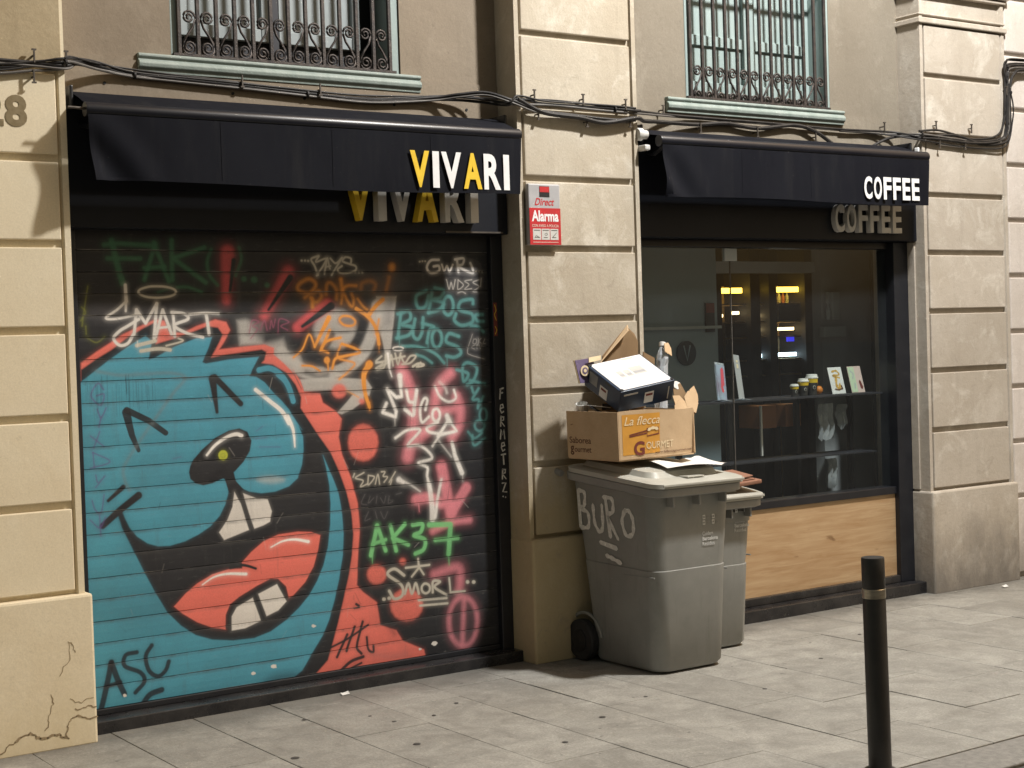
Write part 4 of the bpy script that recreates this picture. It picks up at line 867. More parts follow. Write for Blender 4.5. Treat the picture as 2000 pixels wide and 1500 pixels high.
bx('window_back', 5.767, 6.898, .40, .42, 2.9, 4.9, M['darkroom'], win2); bx('window_base', 5.815, 6.852, .36, .38, 2.95, 3.02, M['teal'], win2)
# ---- left shop: shutter
sh = part('roller_shutter', bld); sh['label'] = 'closed roller shutter covered in spray paint with a laughing blue face'
SL = .0953; z = .083; k = 0
while z < 2.19:
    mb = MB(); prof = [(.2040, z+.0003), (.2004, z+.0026), (.1994, z+.02), (.1988, z+.048), (.1994, z+.076), (.2004, z+.0927), (.2040, z+SL-.0003), (.218, z+SL-.0005), (.218, z+.0005)]
    o = mb.sweepx(prof, 2.255, 4.435).build('shutter_slat', M['shutter'], sh); me = o.data; uv = me.uv_layers.new(name='paint').data
    for lp in me.loops:
        c = me.vertices[lp.vertex_index].co; uv[lp.index].uv = ((c.x*1000-GX0)/GW, (c.z*1000-GZ0)/GH)
    o.location.y = random.uniform(-.0006, .0006); z += SL; k += 1
MB().box(2.255, 4.435, .192, .222, .056, .0825).build('bottom_rail', M['black_frame'], sh, bevel=.004)
bx('guide_rail', 2.192, 2.268, .172, .26, .05, 2.2, M['black_frame'], sh, .004); bx('guide_rail', 4.412, 4.483, .165, .26, .05, 2.2, M['black_frame'], sh, .004)
u = .022
def glyph(c, x, zc, s):
    G = {'F': [[(-.5, -1), (-.2, 1)], [(-.4, .9), (.7, 1.1)], [(-.4, .1), (.4, .2)]], 'e': [[(-.4, 0), (.5, .2), (.3, .8), (-.3, .7), (-.5, -.2), (-.1, -.9), (.5, -.6)]], 'R': [[(-.5, -1), (-.3, 1)], [(-.4, .9), (.5, .8), (.4, .2), (-.4, 0), (.6, -1)]],
         'M': [[(-.7, -1), (-.4, .9), (0, -.2), (.4, .9), (.6, -1)]], 'T': [[(-.6, .9), (.7, 1)], [(0, .9), (.1, -1)]], 'Z': [[(-.6, .9), (.5, .9), (-.5, -.8), (.7, -.9)]], '.': [[(0, -.1), (0, .1)]]}[c]
    return [[(x+a*s*.8, zc+b*s) for a, b in st] for st in G]
sts = []
for c, zc in zip('FeRMeTRZ', (1.365, 1.29, 1.225, 1.16, 1.095, 1.03, .955, .885)): sts += glyph(c, 4.449, zc, .026)
sts += glyph('.', 4.44, .84, .01)+glyph('.', 4.455, .835, .01)
strokes('sprayed_word', sts, .1648, .0085, M['spray_white'], sh, curve=False)
bx('sticker', 4.416, 4.438, .1635, .1648, 1.66, 1.83, M['maroon'], sh); strokes('sticker_scrawl', [[(4.424, 1.82), (4.432, 1.79), (4.422, 1.77), (4.432, 1.74)], [(4.424, 1.71), (4.433, 1.69), (4.423, 1.67)]], .1634, .004, M['letter_yellow'], sh)
# fascia with raised letters
fs = part('fascia_sign', bld)
MB().box(2.195, 4.478, .10, .40, 2.172, 2.70).build('fascia_panel', M['black_panel'], fs, bevel=.004)
bx('light_strip', 4.10, 4.44, .088, .0995, 2.176, 2.184, M['clip'], fs)
def letters(word, xs, z0, z1, y, mats, parent, depth, bold, name='letter'):
    for c, (a, b), mt in zip(word, xs, mats): text_mesh(name, c, a, b, z0, z1, y, mt, parent, bold=bold, depth=depth)
WY = [M['letter_yellow'], M['letter_white'], M['letter_white'], M['letter_yellow'], M['letter_white'], M['letter_white']]
gy = [M['letter_yellow'], M['letter_grey'], M['letter_grey'], M['letter_yellow'], M['letter_grey'], M['letter_grey']]
fx = [(3.545, 3.665), (3.70, 3.745), (3.775, 3.895), (3.915, 4.035), (4.075, 4.185), (4.225, 4.27)]
letters('VIVARI', fx, 2.224, 2.44, .0995, gy, fs, .05, .03)
th = MB().box(2.17, 4.487, .085, .42, -.02, .055).build('threshold', M['black_stone'], bld, bevel=.005)
# ---- right shop
fs2 = part('fascia_sign', bld)
MB().box(5.262, 7.496, .055, .40, 2.168, 2.70).build('fascia_panel', M['black_panel'], fs2, bevel=.004)
cxs = [(6.752+.0985*i, 6.752+.0985*i+.078) for i in range(6)]
letters('COFFEE', cxs, 2.212, 2.375, .0545, [M['letter_grey']]*6, fs2, .035, .025)
sw = part('shop_window', bld)
bx('frame_jamb', 7.365, 7.498, .13, .27, .07, 2.167, M['black_frame'], sw, .004); bx('frame_jamb', 5.263, 5.33, .14, .27, .07, 2.167, M['black_frame'], sw, .004)
bx('frame_head', 5.331, 7.364, .17, .27, 2.125, 2.167, M['black_frame'], sw, .003); bx('frame_rail', 5.331, 7.364, .15, .27, .618, .662, M['black_frame'], sw, .003)
bx('kick_panel', 5.331, 7.364, .165, .24, .115, .6175, M['wood'], sw); bx('kick_trim', 5.331, 7.364, .135, .25, .070, .1145, M['black_stone'], sw, .004)
for a, b in ((5.331, 6.074), (6.079, 7.364)): bx('glass_pane', a, b, .198, .206, .663, 2.124, M['glass'], sw)
bx('pane_clamp', 6.03, 6.125, .19, .214, 2.05, 2.122, M['int_pale'], sw, .003)
bx('pane_joint', 6.0745, 6.0785, .197, .207, .663, 2.124, M['cable_grey'], sw)
MB().box(5.263, 7.56, .04, .42, -.02, .0695).build('threshold', M['black_stone'], bld, bevel=.005)
# reveal trim of right shop (given the pilaster's paler render to brighten it)
bx('reveal_strip', 7.488, 7.4995, .075, .128, .64, 2.16, M['stone'], bld)
# ---- room behind the glass
rm = part('shop_room', bld)
bx('room_floor', 5.27, 9.5, .28, 2.9, .0, .02, M['int_dark'], rm); bx('room_ceiling', 5.27, 9.5, .28, 2.9, 2.45, 2.5, M['int_brown'], rm)
bx('room_back', 5.27, 9.5, 2.86, 2.9, .02, 2.45, M['int_dark'], rm); bx('room_side', 9.46, 9.5, .46, 2.86, .02, 2.45, M['int_dark'], rm); bx('room_side', 5.27, 5.30, .46, 2.86, .02, 2.45, M['int_wall'], rm)
bx('partition', 5.30, 6.53, .82, .90, .02, 2.45, M['int_wall'], rm); bx('wall_shelf', 5.6, 6.53, .78, .82, 1.672, 1.69, M['int_pale'], rm)
bx('partition', 7.42, 8.05, .80, .88, .02, 2.45, M['int_brown'], rm); bx('partition', 8.05, 9.46, .80, .88, .02, 2.45, M['int_pale'], rm)
bx('room_beam', 6.53, 7.42, .85, .95, 2.02, 2.09, M['int_brown'], rm)
bx('room_front', 5.27, 9.5, .43, .46, 2.18, 2.45, M['int_dark'], rm); bx('room_front', 7.51, 9.5, .43, .46, .02, 2.18, M['int_dark'], rm)
# ------------------------------------------------------------------ neighbouring building at the right edge
nb = thing('neighbour_building', 'pale pinkish rendered building at the right edge beside the beige pilaster', 'building')
NZ = [.02, .53, .885, 1.24, 1.595, 1.955, 2.31, 2.665, 3.02, 3.375, 3.73, 4.09, 5.2]
bx('pier', 8.303, 12, .035, .42, -.01, 5.2, M['pale'], nb)
for a, b in zip(NZ[:-1], NZ[1:]): MB().box(8.325, 9.6, .012, .07, a+.0145, b-.0145).build('stone_block', M['pale'], nb, bevel=.007)
# ------------------------------------------------------------------ awnings
def awning(name, label, x0, x1, zt, zb, ztop, seed, word, lx, lz, mats, bold):
    a = thing(name, label, 'awning'); rnd = random.Random(seed); ph = [rnd.uniform(0, 6) for _ in range(4)]
    def wav(u, t):   # sideways ripple of the hanging cloth
        left = max(0, 1-u/.16); right = max(0, .04-(1-u))/.04
        return -.128-.004*t*math.sin(u*9+ph[0])-.003*t*math.sin(u*23+ph[1])-t**.7*left*.022*math.sin((u*52)-t*5.2+ph[2])+t*right*.008
    n, m = 120, 12; mb = MB(); vs = []
    for j in range(m+1):
        t = j/m
        for i in range(n+1):
            u = i/n; vs.append((x0+(x1-x0)*u+(.018*t if u < .02 else 0)-(.012*t if u > .98 else 0), wav(u, t), zt-.022-(zt-.022-zb)*t+.006*t*math.sin(u*7+ph[3])))
    mb.add(vs, [(j*(n+1)+i, j*(n+1)+i+1, (j+1)*(n+1)+i+1, (j+1)*(n+1)+i) for j in range(m) for i in range(n)])
    v = mb.build('valance', M['canvas'], a, smooth=True, fix=False)
    bx('valance_hem', x0+.02, x1-.014, -.1315, -.1265, zb-.006, zb+.012, M['fabric'], a) if 0 else None
    for us in (.27, .52, .76):
        mb = MB(); k_ = 12; vs = []
        for j in range(k_+1):
            t = j/k_
            for du_ in (-.0022, .0022): vs.append((x0+(x1-x0)*us+du_, wav(us, t)-.0016, zt-.022-(zt-.022-zb)*t+.006*t*math.sin(us*7+ph[3])))
        mb.add(vs, [(2*j, 2*j+1, 2*j+3, 2*j+2) for j in range(k_)]); mb.build('seam', M['fabric'], a, fix=False)
    mb = MB(); vs = []
    for i in range(61):
        u = .012+.976*i/60
        for t in (.945, 1.0): vs.append((x0+(x1-x0)*u, wav(u, t)-.0016, zt-.022-(zt-.022-zb)*t+.006*t*math.sin(u*7+ph[3])))
    mb.add(vs, [(2*i, 2*i+2, 2*i+3, 2*i+1) for i in range(60)]); mb.build('hem', M['canvas'], a, smooth=True, fix=False)
    mb = MB(); top = [(.115, ztop), (.06, ztop-.016), (-.02, ztop-.046), (-.085, zt+.031)]; n = 40; vs = []
    for y, z in top:
        for i in range(n+1): vs.append((x0+(x1-x0)*i/n, y, z-.004*math.sin(math.pi*i/n)))
    mb.add(vs, [(j*(n+1)+i, j*(n+1)+i+1, (j+1)*(n+1)+i+1, (j+1)*(n+1)+i) for j in range(3) for i in range(n)]); mb.build('canopy_cloth', M['canvas'], a, smooth=True, fix=False)
    mb = MB(); mb.lathe([(.03, x0-.004), (.031, x0), (.031, x1), (.03, x1+.004)], (0, -.1, zt), 20, 'x'); mb.build('front_tube', M['fabric_sheen'], a, smooth=True)
    mb = MB(); mb.lathe([(.036, x0-.006), (.036, x1+.006)], (0, .10, ztop-.040), 16, 'x'); mb.build('roller', M['fabric'], a, smooth=True)
    for x in (x0+.05, x1-.05): MB().tube([(x, .12, zt-.03), (x, .0, zt-.055), (x, -.09, zt-.02)], .012, 8).build('folding_arm', M['black_frame'], a)
    for x, s in ((x0, -1), (x1, 1)): MB().box(x+s*.006, x+s*.022, .02, .165, ztop-.09, ztop+.012).build('end_bracket', M['black_frame'], a, bevel=.006)
    letters(word, lx, lz[0], lz[1], -.1365, mats, a, .0015, bold)
    return a
cw = [(3.772+o, 3.772+o+w_) for o, w_ in ((0, .105), (.123, .036), (.172, .112), (.296, .105), (.413, .098), (.528, .034))]
aw1 = awning('awning', 'black fabric awning with yellow and white VIVARI lettering over the painted shutter', 2.238, 4.418, 2.645, 2.347, 2.752, 2, 'VIVARI', cw, (2.368, 2.540), WY, .035)
MB().tube([(2.165, -.1, 2.65), (2.238, -.1, 2.648)], .006, 8).build('crank_rod', M['clip'], aw1)
c2 = [(6.832+.0815*i, 6.832+.0815*i+.066) for i in range(6)]
aw2 = awning('awning', 'black fabric awning with white COFFEE lettering over the lit shop window', 5.325, 7.412, 2.662, 2.368, 2.752, 5, 'COFFEE', c2, (2.393, 2.524), [M['letter_white']]*6, .03)
MB().lathe([(.030, 5.255), (.034, 5.262), (.034, 5.285), (.024, 5.289), (.024, 5.32)], (0, .0, 2.705), 16, 'x').build('motor_cap', M['letter_grey'], aw2, smooth=True)
MB().box(5.262, 5.30, -.06, .02, 2.615, 2.645).build('arm_joint', M['letter_grey'], aw2, bevel=.008)
MB().box(7.428, 7.442, -.03, .0, 2.70, 2.73).build('bolt_plate', M['letter_white'], aw2, bevel=.004)
# ------------------------------------------------------------------ cables
cb = thing('cable_bundle', 'bundle of dark cables clipped along the facade above both awnings', 'cables')
def cable(pts, r, mat, parent, name='cable', cl=.006):
    p = crom(pts, 6); return MB().tube([tuple(q) for q in p], r, 7).build(name, mat, parent, smooth=True)
C1 = [(1.0, -.02, 2.84), (1.797, -0.02, 2.838), (2.044, -0.02, 2.836), (2.187, -0.025, 2.833), (2.266, 0.06, 2.870), (2.402, 0.13, 2.865), (2.552, 0.15, 2.852), (2.737, 0.15, 2.846), (3.057, 0.15, 2.836), (3.395, 0.15, 2.823), (3.724, 0.15, 2.813), (4.066, 0.14, 2.842), (4.208, 0.08, 2.86), (4.327, 0.03, 2.868), (4.438, -0.03, 2.828), (4.593, -0.03, 2.789), (4.826, -0.02, 2.778), (5.092, -0.02, 2.769), (5.23, -0.02, 2.785)]
C2 = [(1.0, -.02, 2.80), (1.795, -0.02, 2.801), (2.065, -0.02, 2.829), (2.186, -0.03, 2.849), (2.347, 0.1, 2.872), (2.552, 0.152, 2.846), (2.882, 0.152, 2.838), (3.289, 0.152, 2.826), (3.668, 0.152, 2.818), (4.071, 0.152, 2.837), (4.28, 0.1, 2.835), (4.413, -0.02, 2.805), (4.47, -0.03, 2.84), (4.634, -0.02, 2.826), (4.86, -0.02, 2.827), (5.095, -0.02, 2.828), (5.232, -0.02, 2.825), (5.367, 0.05, 2.835), (5.616, 0.14, 2.846), (5.963, 0.152, 2.846), (6.358, 0.152, 2.844), (6.946, 0.152, 2.839), (7.382, 0.14, 2.842), (7.451, 0.0, 2.802), (7.614, -0.02, 2.801), (7.95, -0.02, 2.792), (8.199, -0.02, 2.817), (8.272, -0.02, 2.876), (8.29, -0.02, 3.088), (8.301, -0.02, 3.252), (8.395, -0.02, 3.311), (9.2, -0.02, 3.326)]
C3 = [(1.0, -.02, 2.77), (1.794, -0.02, 2.776), (2.043, -0.02, 2.802), (2.169, -0.025, 2.819), (2.199, -0.03, 2.85), (2.398, 0.12, 2.852), (2.645, 0.152, 2.840), (3.057, 0.15, 2.829), (3.668, 0.15, 2.806), (4.125, 0.14, 2.839), (4.341, 0.1, 2.831), (4.414, -0.02, 2.81), (4.697, -0.02, 2.82), (5.026, -0.02, 2.813), (5.283, 0.0, 2.815), (5.661, 0.15, 2.84), (6.287, 0.155, 2.838), (6.783, 0.155, 2.834), (7.381, 0.14, 2.829), (7.474, -0.02, 2.813), (7.756, -0.02, 2.802), (8.098, -0.02, 2.793), (8.278, -0.03, 2.852), (8.296, -0.03, 3.055), (8.297, -0.03, 3.217), (8.407, -0.03, 3.284), (9.2, -0.03, 3.3)]
C5 = [(7.174, 0.12, 2.736), (7.29, 0.1, 2.788), (7.405, 0.08, 2.81), (7.485, -0.01, 2.796), (7.709, -0.02, 2.819), (7.853, -0.02, 2.813), (8.048, -0.02, 2.777), (8.266, -0.03, 2.806), (8.306, -0.03, 2.925), (8.309, -0.03, 3.12), (8.354, -0.03, 3.237), (8.51, -0.03, 3.278), (9.2, -0.03, 3.287)]
C6 = [(6.945, 0.15, 2.827), (7.29, 0.14, 2.825), (7.439, -0.01, 2.782), (7.755, -0.02, 2.758), (8.047, -0.02, 2.752), (8.26, -0.03, 2.779), (8.327, -0.03, 2.926), (8.337, -0.03, 3.057), (8.262, -0.03, 3.247), (8.285, -0.03, 3.32), (8.46, -0.03, 3.34), (9.2, -0.03, 3.347)]
C7 = [(7.464, -0.01, 2.833), (7.616, -0.02, 2.845), (7.767, -0.02, 2.828), (7.95, -0.02, 2.805), (8.174, -0.02, 2.835), (8.253, -0.02, 2.923), (8.275, -0.02, 3.087), (8.287, -0.02, 3.299), (8.422, -0.02, 3.332), (9.2, -0.02, 3.343)]
cable(C1, .0085, M['cable'], cb); cable(C2, .007, M['cable'], cb); cable(C3, .006, M['cable_grey'], cb); cable([(x, y-.008, z+.012) for x, y, z in C2[:17]], .0055, M['cable'], cb); cable([(x, y-.006, z-.014) for x, y, z in C1], .005, M['cable_grey'], cb)
cable([(x, y-.004, z+.018+.008*math.sin(x*3)) for x, y, z in C3[:15]], .0045, M['cable'], cb)
cable(C5, .009, M['cable'], cb); cable(C6, .005, M['cable'], cb); cable(C7, .007, M['cable'], cb); cable([(x, y-.01, z-.012) for x, y, z in C2[23:]], .008, M['cable'], cb)
clip_me = MB().box(-.003, .003, -.034, -.026, -.030, .020).box(-.003, .003, -.026, .012, -.004, .003).box(-.009, .009, -.0345, -.0255, .0205, .027)
first = None
for x, y, z, s in ((2.056, 0, 2.865, 1), (2.052, 0, 2.777, -1), (2.19, 0, 2.868, 1), (4.577, 0, 2.865, 1), (4.598, 0, 2.768, -1), (4.884, 0, 2.862, 1), (4.905, 0, 2.746, -1), (5.163, 0, 2.853, 1), (5.19, 0, 2.761, -1), (7.598, 0, 2.872, 1), (7.928, 0, 2.87, 1), (7.627, 0, 2.76, -1), (7.866, 0, 2.762, -1), (8.28, 0, 3.13, 1), (8.30, 0, 2.98, -1), (3.059, .165, 2.852, -1), (3.457, .165, 2.84, -1), (5.56, .165, 2.87, 1), (5.827, .165, 2.785, -1), (6.259, .165, 2.783, -1), (6.728, .165, 2.778, -1), (7.321, .165, 2.872, 1)):
    if first is None: o = first = clip_me.build('cable_clip', M['clip'], cb)
    else: o = bpy.data.objects.new('cable_clip', first.data); link(o); o.parent = cb
    o.location = (x, y, z); o.scale = (1, 1, s)
for q_ in (C1[6], C1[9], C2[3], C2[15], C2[24], C3[19], C5[9]):
    MB().lathe([(.016, -.005), (.0175, -.004), (.0175, .004), (.016, .005)], (q_[0], q_[1], q_[2]-.004), 12, 'x').build('cable_tie', M['cable'], cb)
C4 = [(4.47, -0.036, 2.835), (4.625, -0.036, 2.778), (4.851, -0.036, 2.765), (5.016, -0.036, 2.748), (5.222, -0.036, 2.783), (5.309, 0.0, 2.778), (5.507, 0.1, 2.797), (5.817, 0.15, 2.806), (6.04, 0.15, 2.824), (6.276, 0.15, 2.808), (6.563, 0.15, 2.842), (6.72, 0.14, 2.815), (6.846, 0.12, 2.745)]
tag(cable(C4, .0115, M['cable'], None, 'cable'), 'single thick black cable waving above the coffee awning and dropping behind it', 'cable')
# ------------------------------------------------------------------ alarm sign
al = thing('alarm_sign', 'grey and red burglar alarm plate fixed on the pilaster between the shops', 'sign', (4.617, 0, 2.265))
MB().box(-.098, .098, -.032, -.001, -.154, .154).build('sign_box', M['sign_silver'], al, bevel=.006)
bx('red_panel', -.0965, .0965, -.0336, -.0322, -.1525, .032, M['sign_red'], al)
bx('logo_plate', -.031, .031, -.0334, -.0322, .088, .142, M['sign_dark'], al); bx('logo_plate', -.030, .030, -.0342, -.0335, .112, .140, M['sign_red'], al)
text_mesh('sign_text', 'Direct', -.062, .060, .045, .082, -.0322, M['sign_red'], al, bold=.015, shear=.35)
text_mesh('sign_text', 'Alarma', -.083, .083, -.036, .020, -.0337, M['letter_white'], al, bold=.03)
text_mesh('sign_text', 'CON AVISO A POLICIA', -.083, .083, -.064, -.050, -.0337, M['cardpink'], al, bold=.01)
for k in range(3):
    x = -.079+k*.054; MB().box(x, x+.05, -.0345, -.0337, -.128, -.072).build('pictogram', M['letter_grey'], al, bevel=.0002, seg=1)
    bx('pictogram_line', x+.006, x+.044, -.0350, -.0346, -.082, -.078, M['cable_grey'], al)
    strokes('pictogram_mark', [[[(x+.010, -.118), (x+.018, -.108), (x+.030, -.112), (x+.042, -.118)], [(x+.018, -.100), (x+.030, -.094), (x+.034, -.102), (x+.022, -.106)], [(x+.038, -.092), (x+.012, -.116)]][k], [(x+.012, -.116), (x+.036, -.116)]], -.0346, .003, M['cable_grey'], al)
bx('sign_small_print', -.079, .079, -.0345, -.0337, -.1415, -.1385, M['cardpink'], al)
# ------------------------------------------------------------------ wheeled bins
def loft(rings):
    n = len(rings[0]); vs = [q for r in rings for q in r]
    fs = [(i*n+k, i*n+(k+1) % n, (i+1)*n+(k+1) % n, (i+1)*n+k) for i in range(len(rings)-1) for k in range(n)]
    return MB().add(vs, fs+[tuple(range(n-1, -1, -1)), tuple((len(rings)-1)*n+k for k in range(n))])
def rr(x0, x1, y0, y1, r, z, n=5, dz=None):
    out = []
    for cx, cy, a0 in ((x1-r, y0+r, -90), (x1-r, y1-r, 0), (x0+r, y1-r, 90), (x0+r, y0+r, 180)):
        for k in range(n+1):
            a = RAD(a0+90*k/n); x = cx+r*math.cos(a); y = cy+r*math.sin(a); out.append((x, y, z if dz is None else z+dz(x, y)))
    return out
def bin_(label, loc, rz, W=.50, D=.64, H=.90, closed=True, lid='bin_lid', group='grey wheeled rubbish bins', graffiti=False):
    b = thing('wheeled_bin', label, 'rubbish bin', loc, (0, 0, rz), group); w0 = W*.78
    sl = lambda x, y: .055*(y+D/2)/D     # the top rises towards the hinge
    def bw(t): return (w0+(W*.93-w0)*t)/2
    rings = []
    for z, t, ins in ((.012, 0, .012), (.03, 0, .0), (.485, .5, .0), (.488, .503, .0045), (.53, .55, .0025), (.60, .62, .0), (.80, .92, 0), (H-.06, 1, 0)):
        rings.append(rr(-bw(t)+ins, bw(t)-ins, -D/2+.035*(1-t)+ins, D/2-.10*(1-t)-.02, .075, z*H/.9, 6, (lambda q: (lambda x, y: sl(x, y)*q*q))(t)))
    loft(rings).build('body', M['bin'], b, smooth=True)
    loft([rr(-W/2, W/2, -D/2-.05, D/2-.01, .08, H-.062, 6, sl), rr(-W/2-.012, W/2+.012, -D/2-.062, D/2, .08, H-.055, 6, sl), rr(-W/2-.012, W/2+.012, -D/2-.062, D/2, .08, H-.022, 6, sl), rr(-W/2-.006, W/2+.006, -D/2-.056, D/2, .08, H-.016, 6, sl)]).build('rim', M['bin_rim'], b, bevel=0, smooth=True)
    for x in (-W*.30, 0, W*.30): MB().box(x-.006, x+.006, -D/2-.046, -D/2+.02, H-.115, H-.063).build('rim_rib', M['bin_rim'], b, bevel=.003, seg=1)
    l = loft([rr(-W/2-.016, W/2+.016, -D/2-.075, D/2-.02, .075, H-.0155, 6, sl), rr(-W/2-.016, W/2+.016, -D/2-.075, D/2-.02, .075, H+.006, 6, sl), rr(-W/2, W/2, -D/2-.055, D/2-.03, .075, H+.013, 6, sl), rr(-W/2+.05, W/2-.05, -D/2+.05, D/2-.07, .06, H+.016, 6, sl), rr(-W/2+.065, W/2-.065, -D/2+.07, D/2-.09, .05, H+.042, 6, sl), rr(-W/2+.09, W/2-.09, -D/2+.10, D/2-.12, .04, H+.046, 6, sl)]).build('lid', M[lid], b, smooth=True)
    MB().box(-W/2+.02, W/2-.02, -D/2-.083, -D/2-.0755, H-.012, H+.001).build('lid_lip', M[lid], l, bevel=.003)
    MB().box(-.055, .055, -D/2-.02, -D/2+.05, H+.0165, H+.024).build('lid_grip', M[lid], l, bevel=.003)
    MB().tube([(-W/2-.02, D/2-.02, H+.02), (-W/2-.03, D/2+.03, H+.035), (-W/2+.02, D/2+.05, H+.04), (W/2-.02, D/2+.05, H+.04), (W/2+.03, D/2+.03, H+.035), (W/2+.02, D/2-.02, H+.02)], .016, 10).build('handle', M['bin_rim'], b, smooth=True)
    for s in (-1, 1):
        xw = s*(W*.5-.035); c = (xw, D/2-.085, .105)
        wh = MB().lathe([(.06, -.024), (.098, -.024), (.105, -.016), (.105, .016), (.098, .024), (.06, .024)], c, 28, 'x').build('wheel', M['rubber'], b, smooth=True)
        MB().lathe([(.02, -.030), (.055, -.027), (.058, .0), (.055, .027), (.02, .030)], c, 20, 'x').build('hub', M['black_frame'], wh, smooth=True)
        # moulded arch over the wheel
        arc = [(s*(bw(.1)+.004), c[1]+.135*math.cos(a), c[2]+.135*math.sin(a)) for a in [RAD(20+150*i/14) for i in range(15)]]
        MB().tube(arc, .009, 6).build('wheel_arch', M['bin'], b, smooth=True)
        # long crease on the side
        MB().tube([(s*(bw(.52)-.004), -D*.12, .47), (s*(bw(.52)-.004), -D*.45, .475)], .004, 6).build('side_crease', M['bin'], b)
    MB().tube([(-W/2+.06, D/2-.085, .105), (W/2-.06, D/2-.085, .105)], .012, 8).build('axle', M['black_frame'], b)
    def tz(z): return float(np.interp(z*.9/H, [.03, .485, .60, .80, H-.06], [0, .5, .62, .92, 1]))
    def fy(z): return -D/2+.035*(1-tz(z))-.0015
    T = Matrix.Translation((0, 0, 0))
    for s_, z in (('Cuidem', .655), ('Barcelona', .630), ('Residus', .605)):
        wdt = .0105*len(s_)+.005; text_mesh('bin_print', s_, .055, .055+wdt, z, z+.019, fy(z)-.0005, M['print_white'], b, bold=.025 if s_ == 'Barcelona' else .005)
    for x, z in ((.055, .735), (.055, .708), (.115, .735), (.115, .708)):
        MB().box(x, x+.017, fy(z)-.0012, fy(z)-.0004, z, z+.021).build('bin_pictogram', M['print_white'], b); MB().box(x+.004, x+.013, fy(z)-.0020, fy(z)-.0014, z+.006, z+.015).build('pictogram_mark', M['bin'], b)
        MB().box(x+.023, x+.045, fy(z)-.0012, fy(z)-.0004, z+.012, z+.0145).build('bin_small_print', M['bin_rim'], b); MB().box(x+.023, x+.042, fy(z)-.0012, fy(z)-.0004, z+.005, z+.0075).build('bin_small_print', M['bin_rim'], b)
    if graffiti:
        Bf = [[(0, 1), (.0, 0)], [(0, 1), (.12, .95), (.10, .62), (.02, .52), (.16, .42), (.15, .06), (.0, 0)], [(.27, .66), (.28, .2), (.36, -.02), (.43, .15), (.44, .70)], [(.52, .86), (.56, -.1)], [(.48, .92), (.64, .90), (.64, .58), (.54, .42), (.70, -.12)], [(.86, .66), (.80, .36), (.86, .02), (.98, .10), (1.0, .45), (.94, .66), (.86, .66)], [(.36, -.30), (.66, -.38)], [(.46, -.62), (.56, -.66), (.72, -.74)]]
        # left flank: local x' runs to the front
        def flank(a, z): t = tz(z); return Vector((-bw(t)-.0022, D/2-.10-a*(D-.20), z))
        sts = [[(a, zz) for a, zz in s_] for s_ in Bf]; mb = MB()
        o = strokes('sprayed_word', [[(a*.40, .655+zz*.19) for a, zz in s_] for s_ in sts], 0, .024, M['spray_white'], b)
        for v in o.data.vertices: q = flank((v.co.x)/.46, v.co.z); q.z = v.co.z+sl(0, q.y)*.5; v.co = q
    return b
bin_('front grey wheeled bin with BURO sprayed on its side and boxes on its lid', (4.966, -.362, 0), RAD(0), graffiti=True, D=.69, W=.555, H=.93)
bin_('smaller grey wheeled bin standing half hidden behind the sprayed one', (5.435, -.17, 0), RAD(-2), W=.42, D=.52, H=.80)
# ------------------------------------------------------------------ rubbish on the bins
def open_box(name, x0, x1, y0, y1, z0, z1, mat, parent, th=.006, skip=()):
    bx('box_base', x0, x1, y0, y1, z0, z0+th, mat, parent)
    return parent
cbx = thing('cardboard_box', 'large open brown cardboard box with orange gourmet print lying on the front bin', 'box', (4.905, -.31, 1.035), (0, RAD(-1), RAD(-1)))
w2, d2, hh = .235, .21, .235
bx('box_base', -w2, w2, -d2, d2, 0, .006, M['card'], cbx)
fr_me = MB(); n = 14; vs = []
for j in range(5):
    for i in range(n+1):
        u = i/n; z_ = .007+hh*j/4*(1-.03*math.sin(u*3)); vs.append((-w2+2*w2*u, -d2-.004-.014*math.sin(math.pi*u)*(j/4)+.016*max(0, u-.82)/.18*(1-j/4), z_+.008*math.sin(u*5)*(j/4)))
vs2 = [(x, y+.006, z_) for x, y, z_ in vs]; N5 = len(vs)
fr_me.add(vs+vs2, [(j*(n+1)+i, j*(n+1)+i+1, (j+1)*(n+1)+i+1, (j+1)*(n+1)+i) for j in range(4) for i in range(n)]+[(N5+j*(n+1)+i, N5+(j+1)*(n+1)+i, N5+(j+1)*(n+1)+i+1, N5+j*(n+1)+i+1) for j in range(4) for i in range(n)]+[(4*(n+1)+i, 4*(n+1)+i+1, N5+4*(n+1)+i+1, N5+4*(n+1)+i) for i in range(n)])
fr_me.build('box_side', M['card'], cbx, smooth=True)
bx('box_side', -w2-.005, -w2+.001, -d2-.003, d2, .0065, hh+.005, M['card'], cbx); bx('box_side', w2-.001, w2+.005, -d2-.003, d2, .0065, hh-.01, M['card'], cbx); bx('box_side', -w2, w2, d2-.006, d2-.0005, .0065, hh, M['card'], cbx)
def panel(name, mat, parent, pts, th=.005):   # a sheet through four corners with thickness
    a = [Vector(p) for p in pts]; nrm = (a[1]-a[0]).cross(a[2]-a[0]).normalized()*th; m = len(a)
    return MB().add([tuple(p) for p in a]+[tuple(p+nrm) for p in a], [tuple(range(m)), tuple(range(2*m-1, m-1, -1))]+[(i, i+m, (i+1) % m+m, (i+1) % m) for i in range(m)]).build(name, mat, parent)
panel('box_flap', M['card'], cbx, [(w2+.006, -d2+.06, hh-.015), (w2+.006, d2, hh-.015), (w2+.055, d2-.02, .06), (w2+.05, -d2+.07, .07)])
fy_ = -d2-.0215
def onfront(o):   # press a flat print on to the bulging front side
    for v in o.data.vertices:
        u = (v.co.x+w2)/(2*w2); j = min(1, max(0, (v.co.z-.007)/hh)); k = v.co.y-fy_
        v.co.y = -d2-.0048-.014*math.sin(math.pi*u)*j+.016*max(0, u-.82)/.18*(1-j)+k*.3
    return o
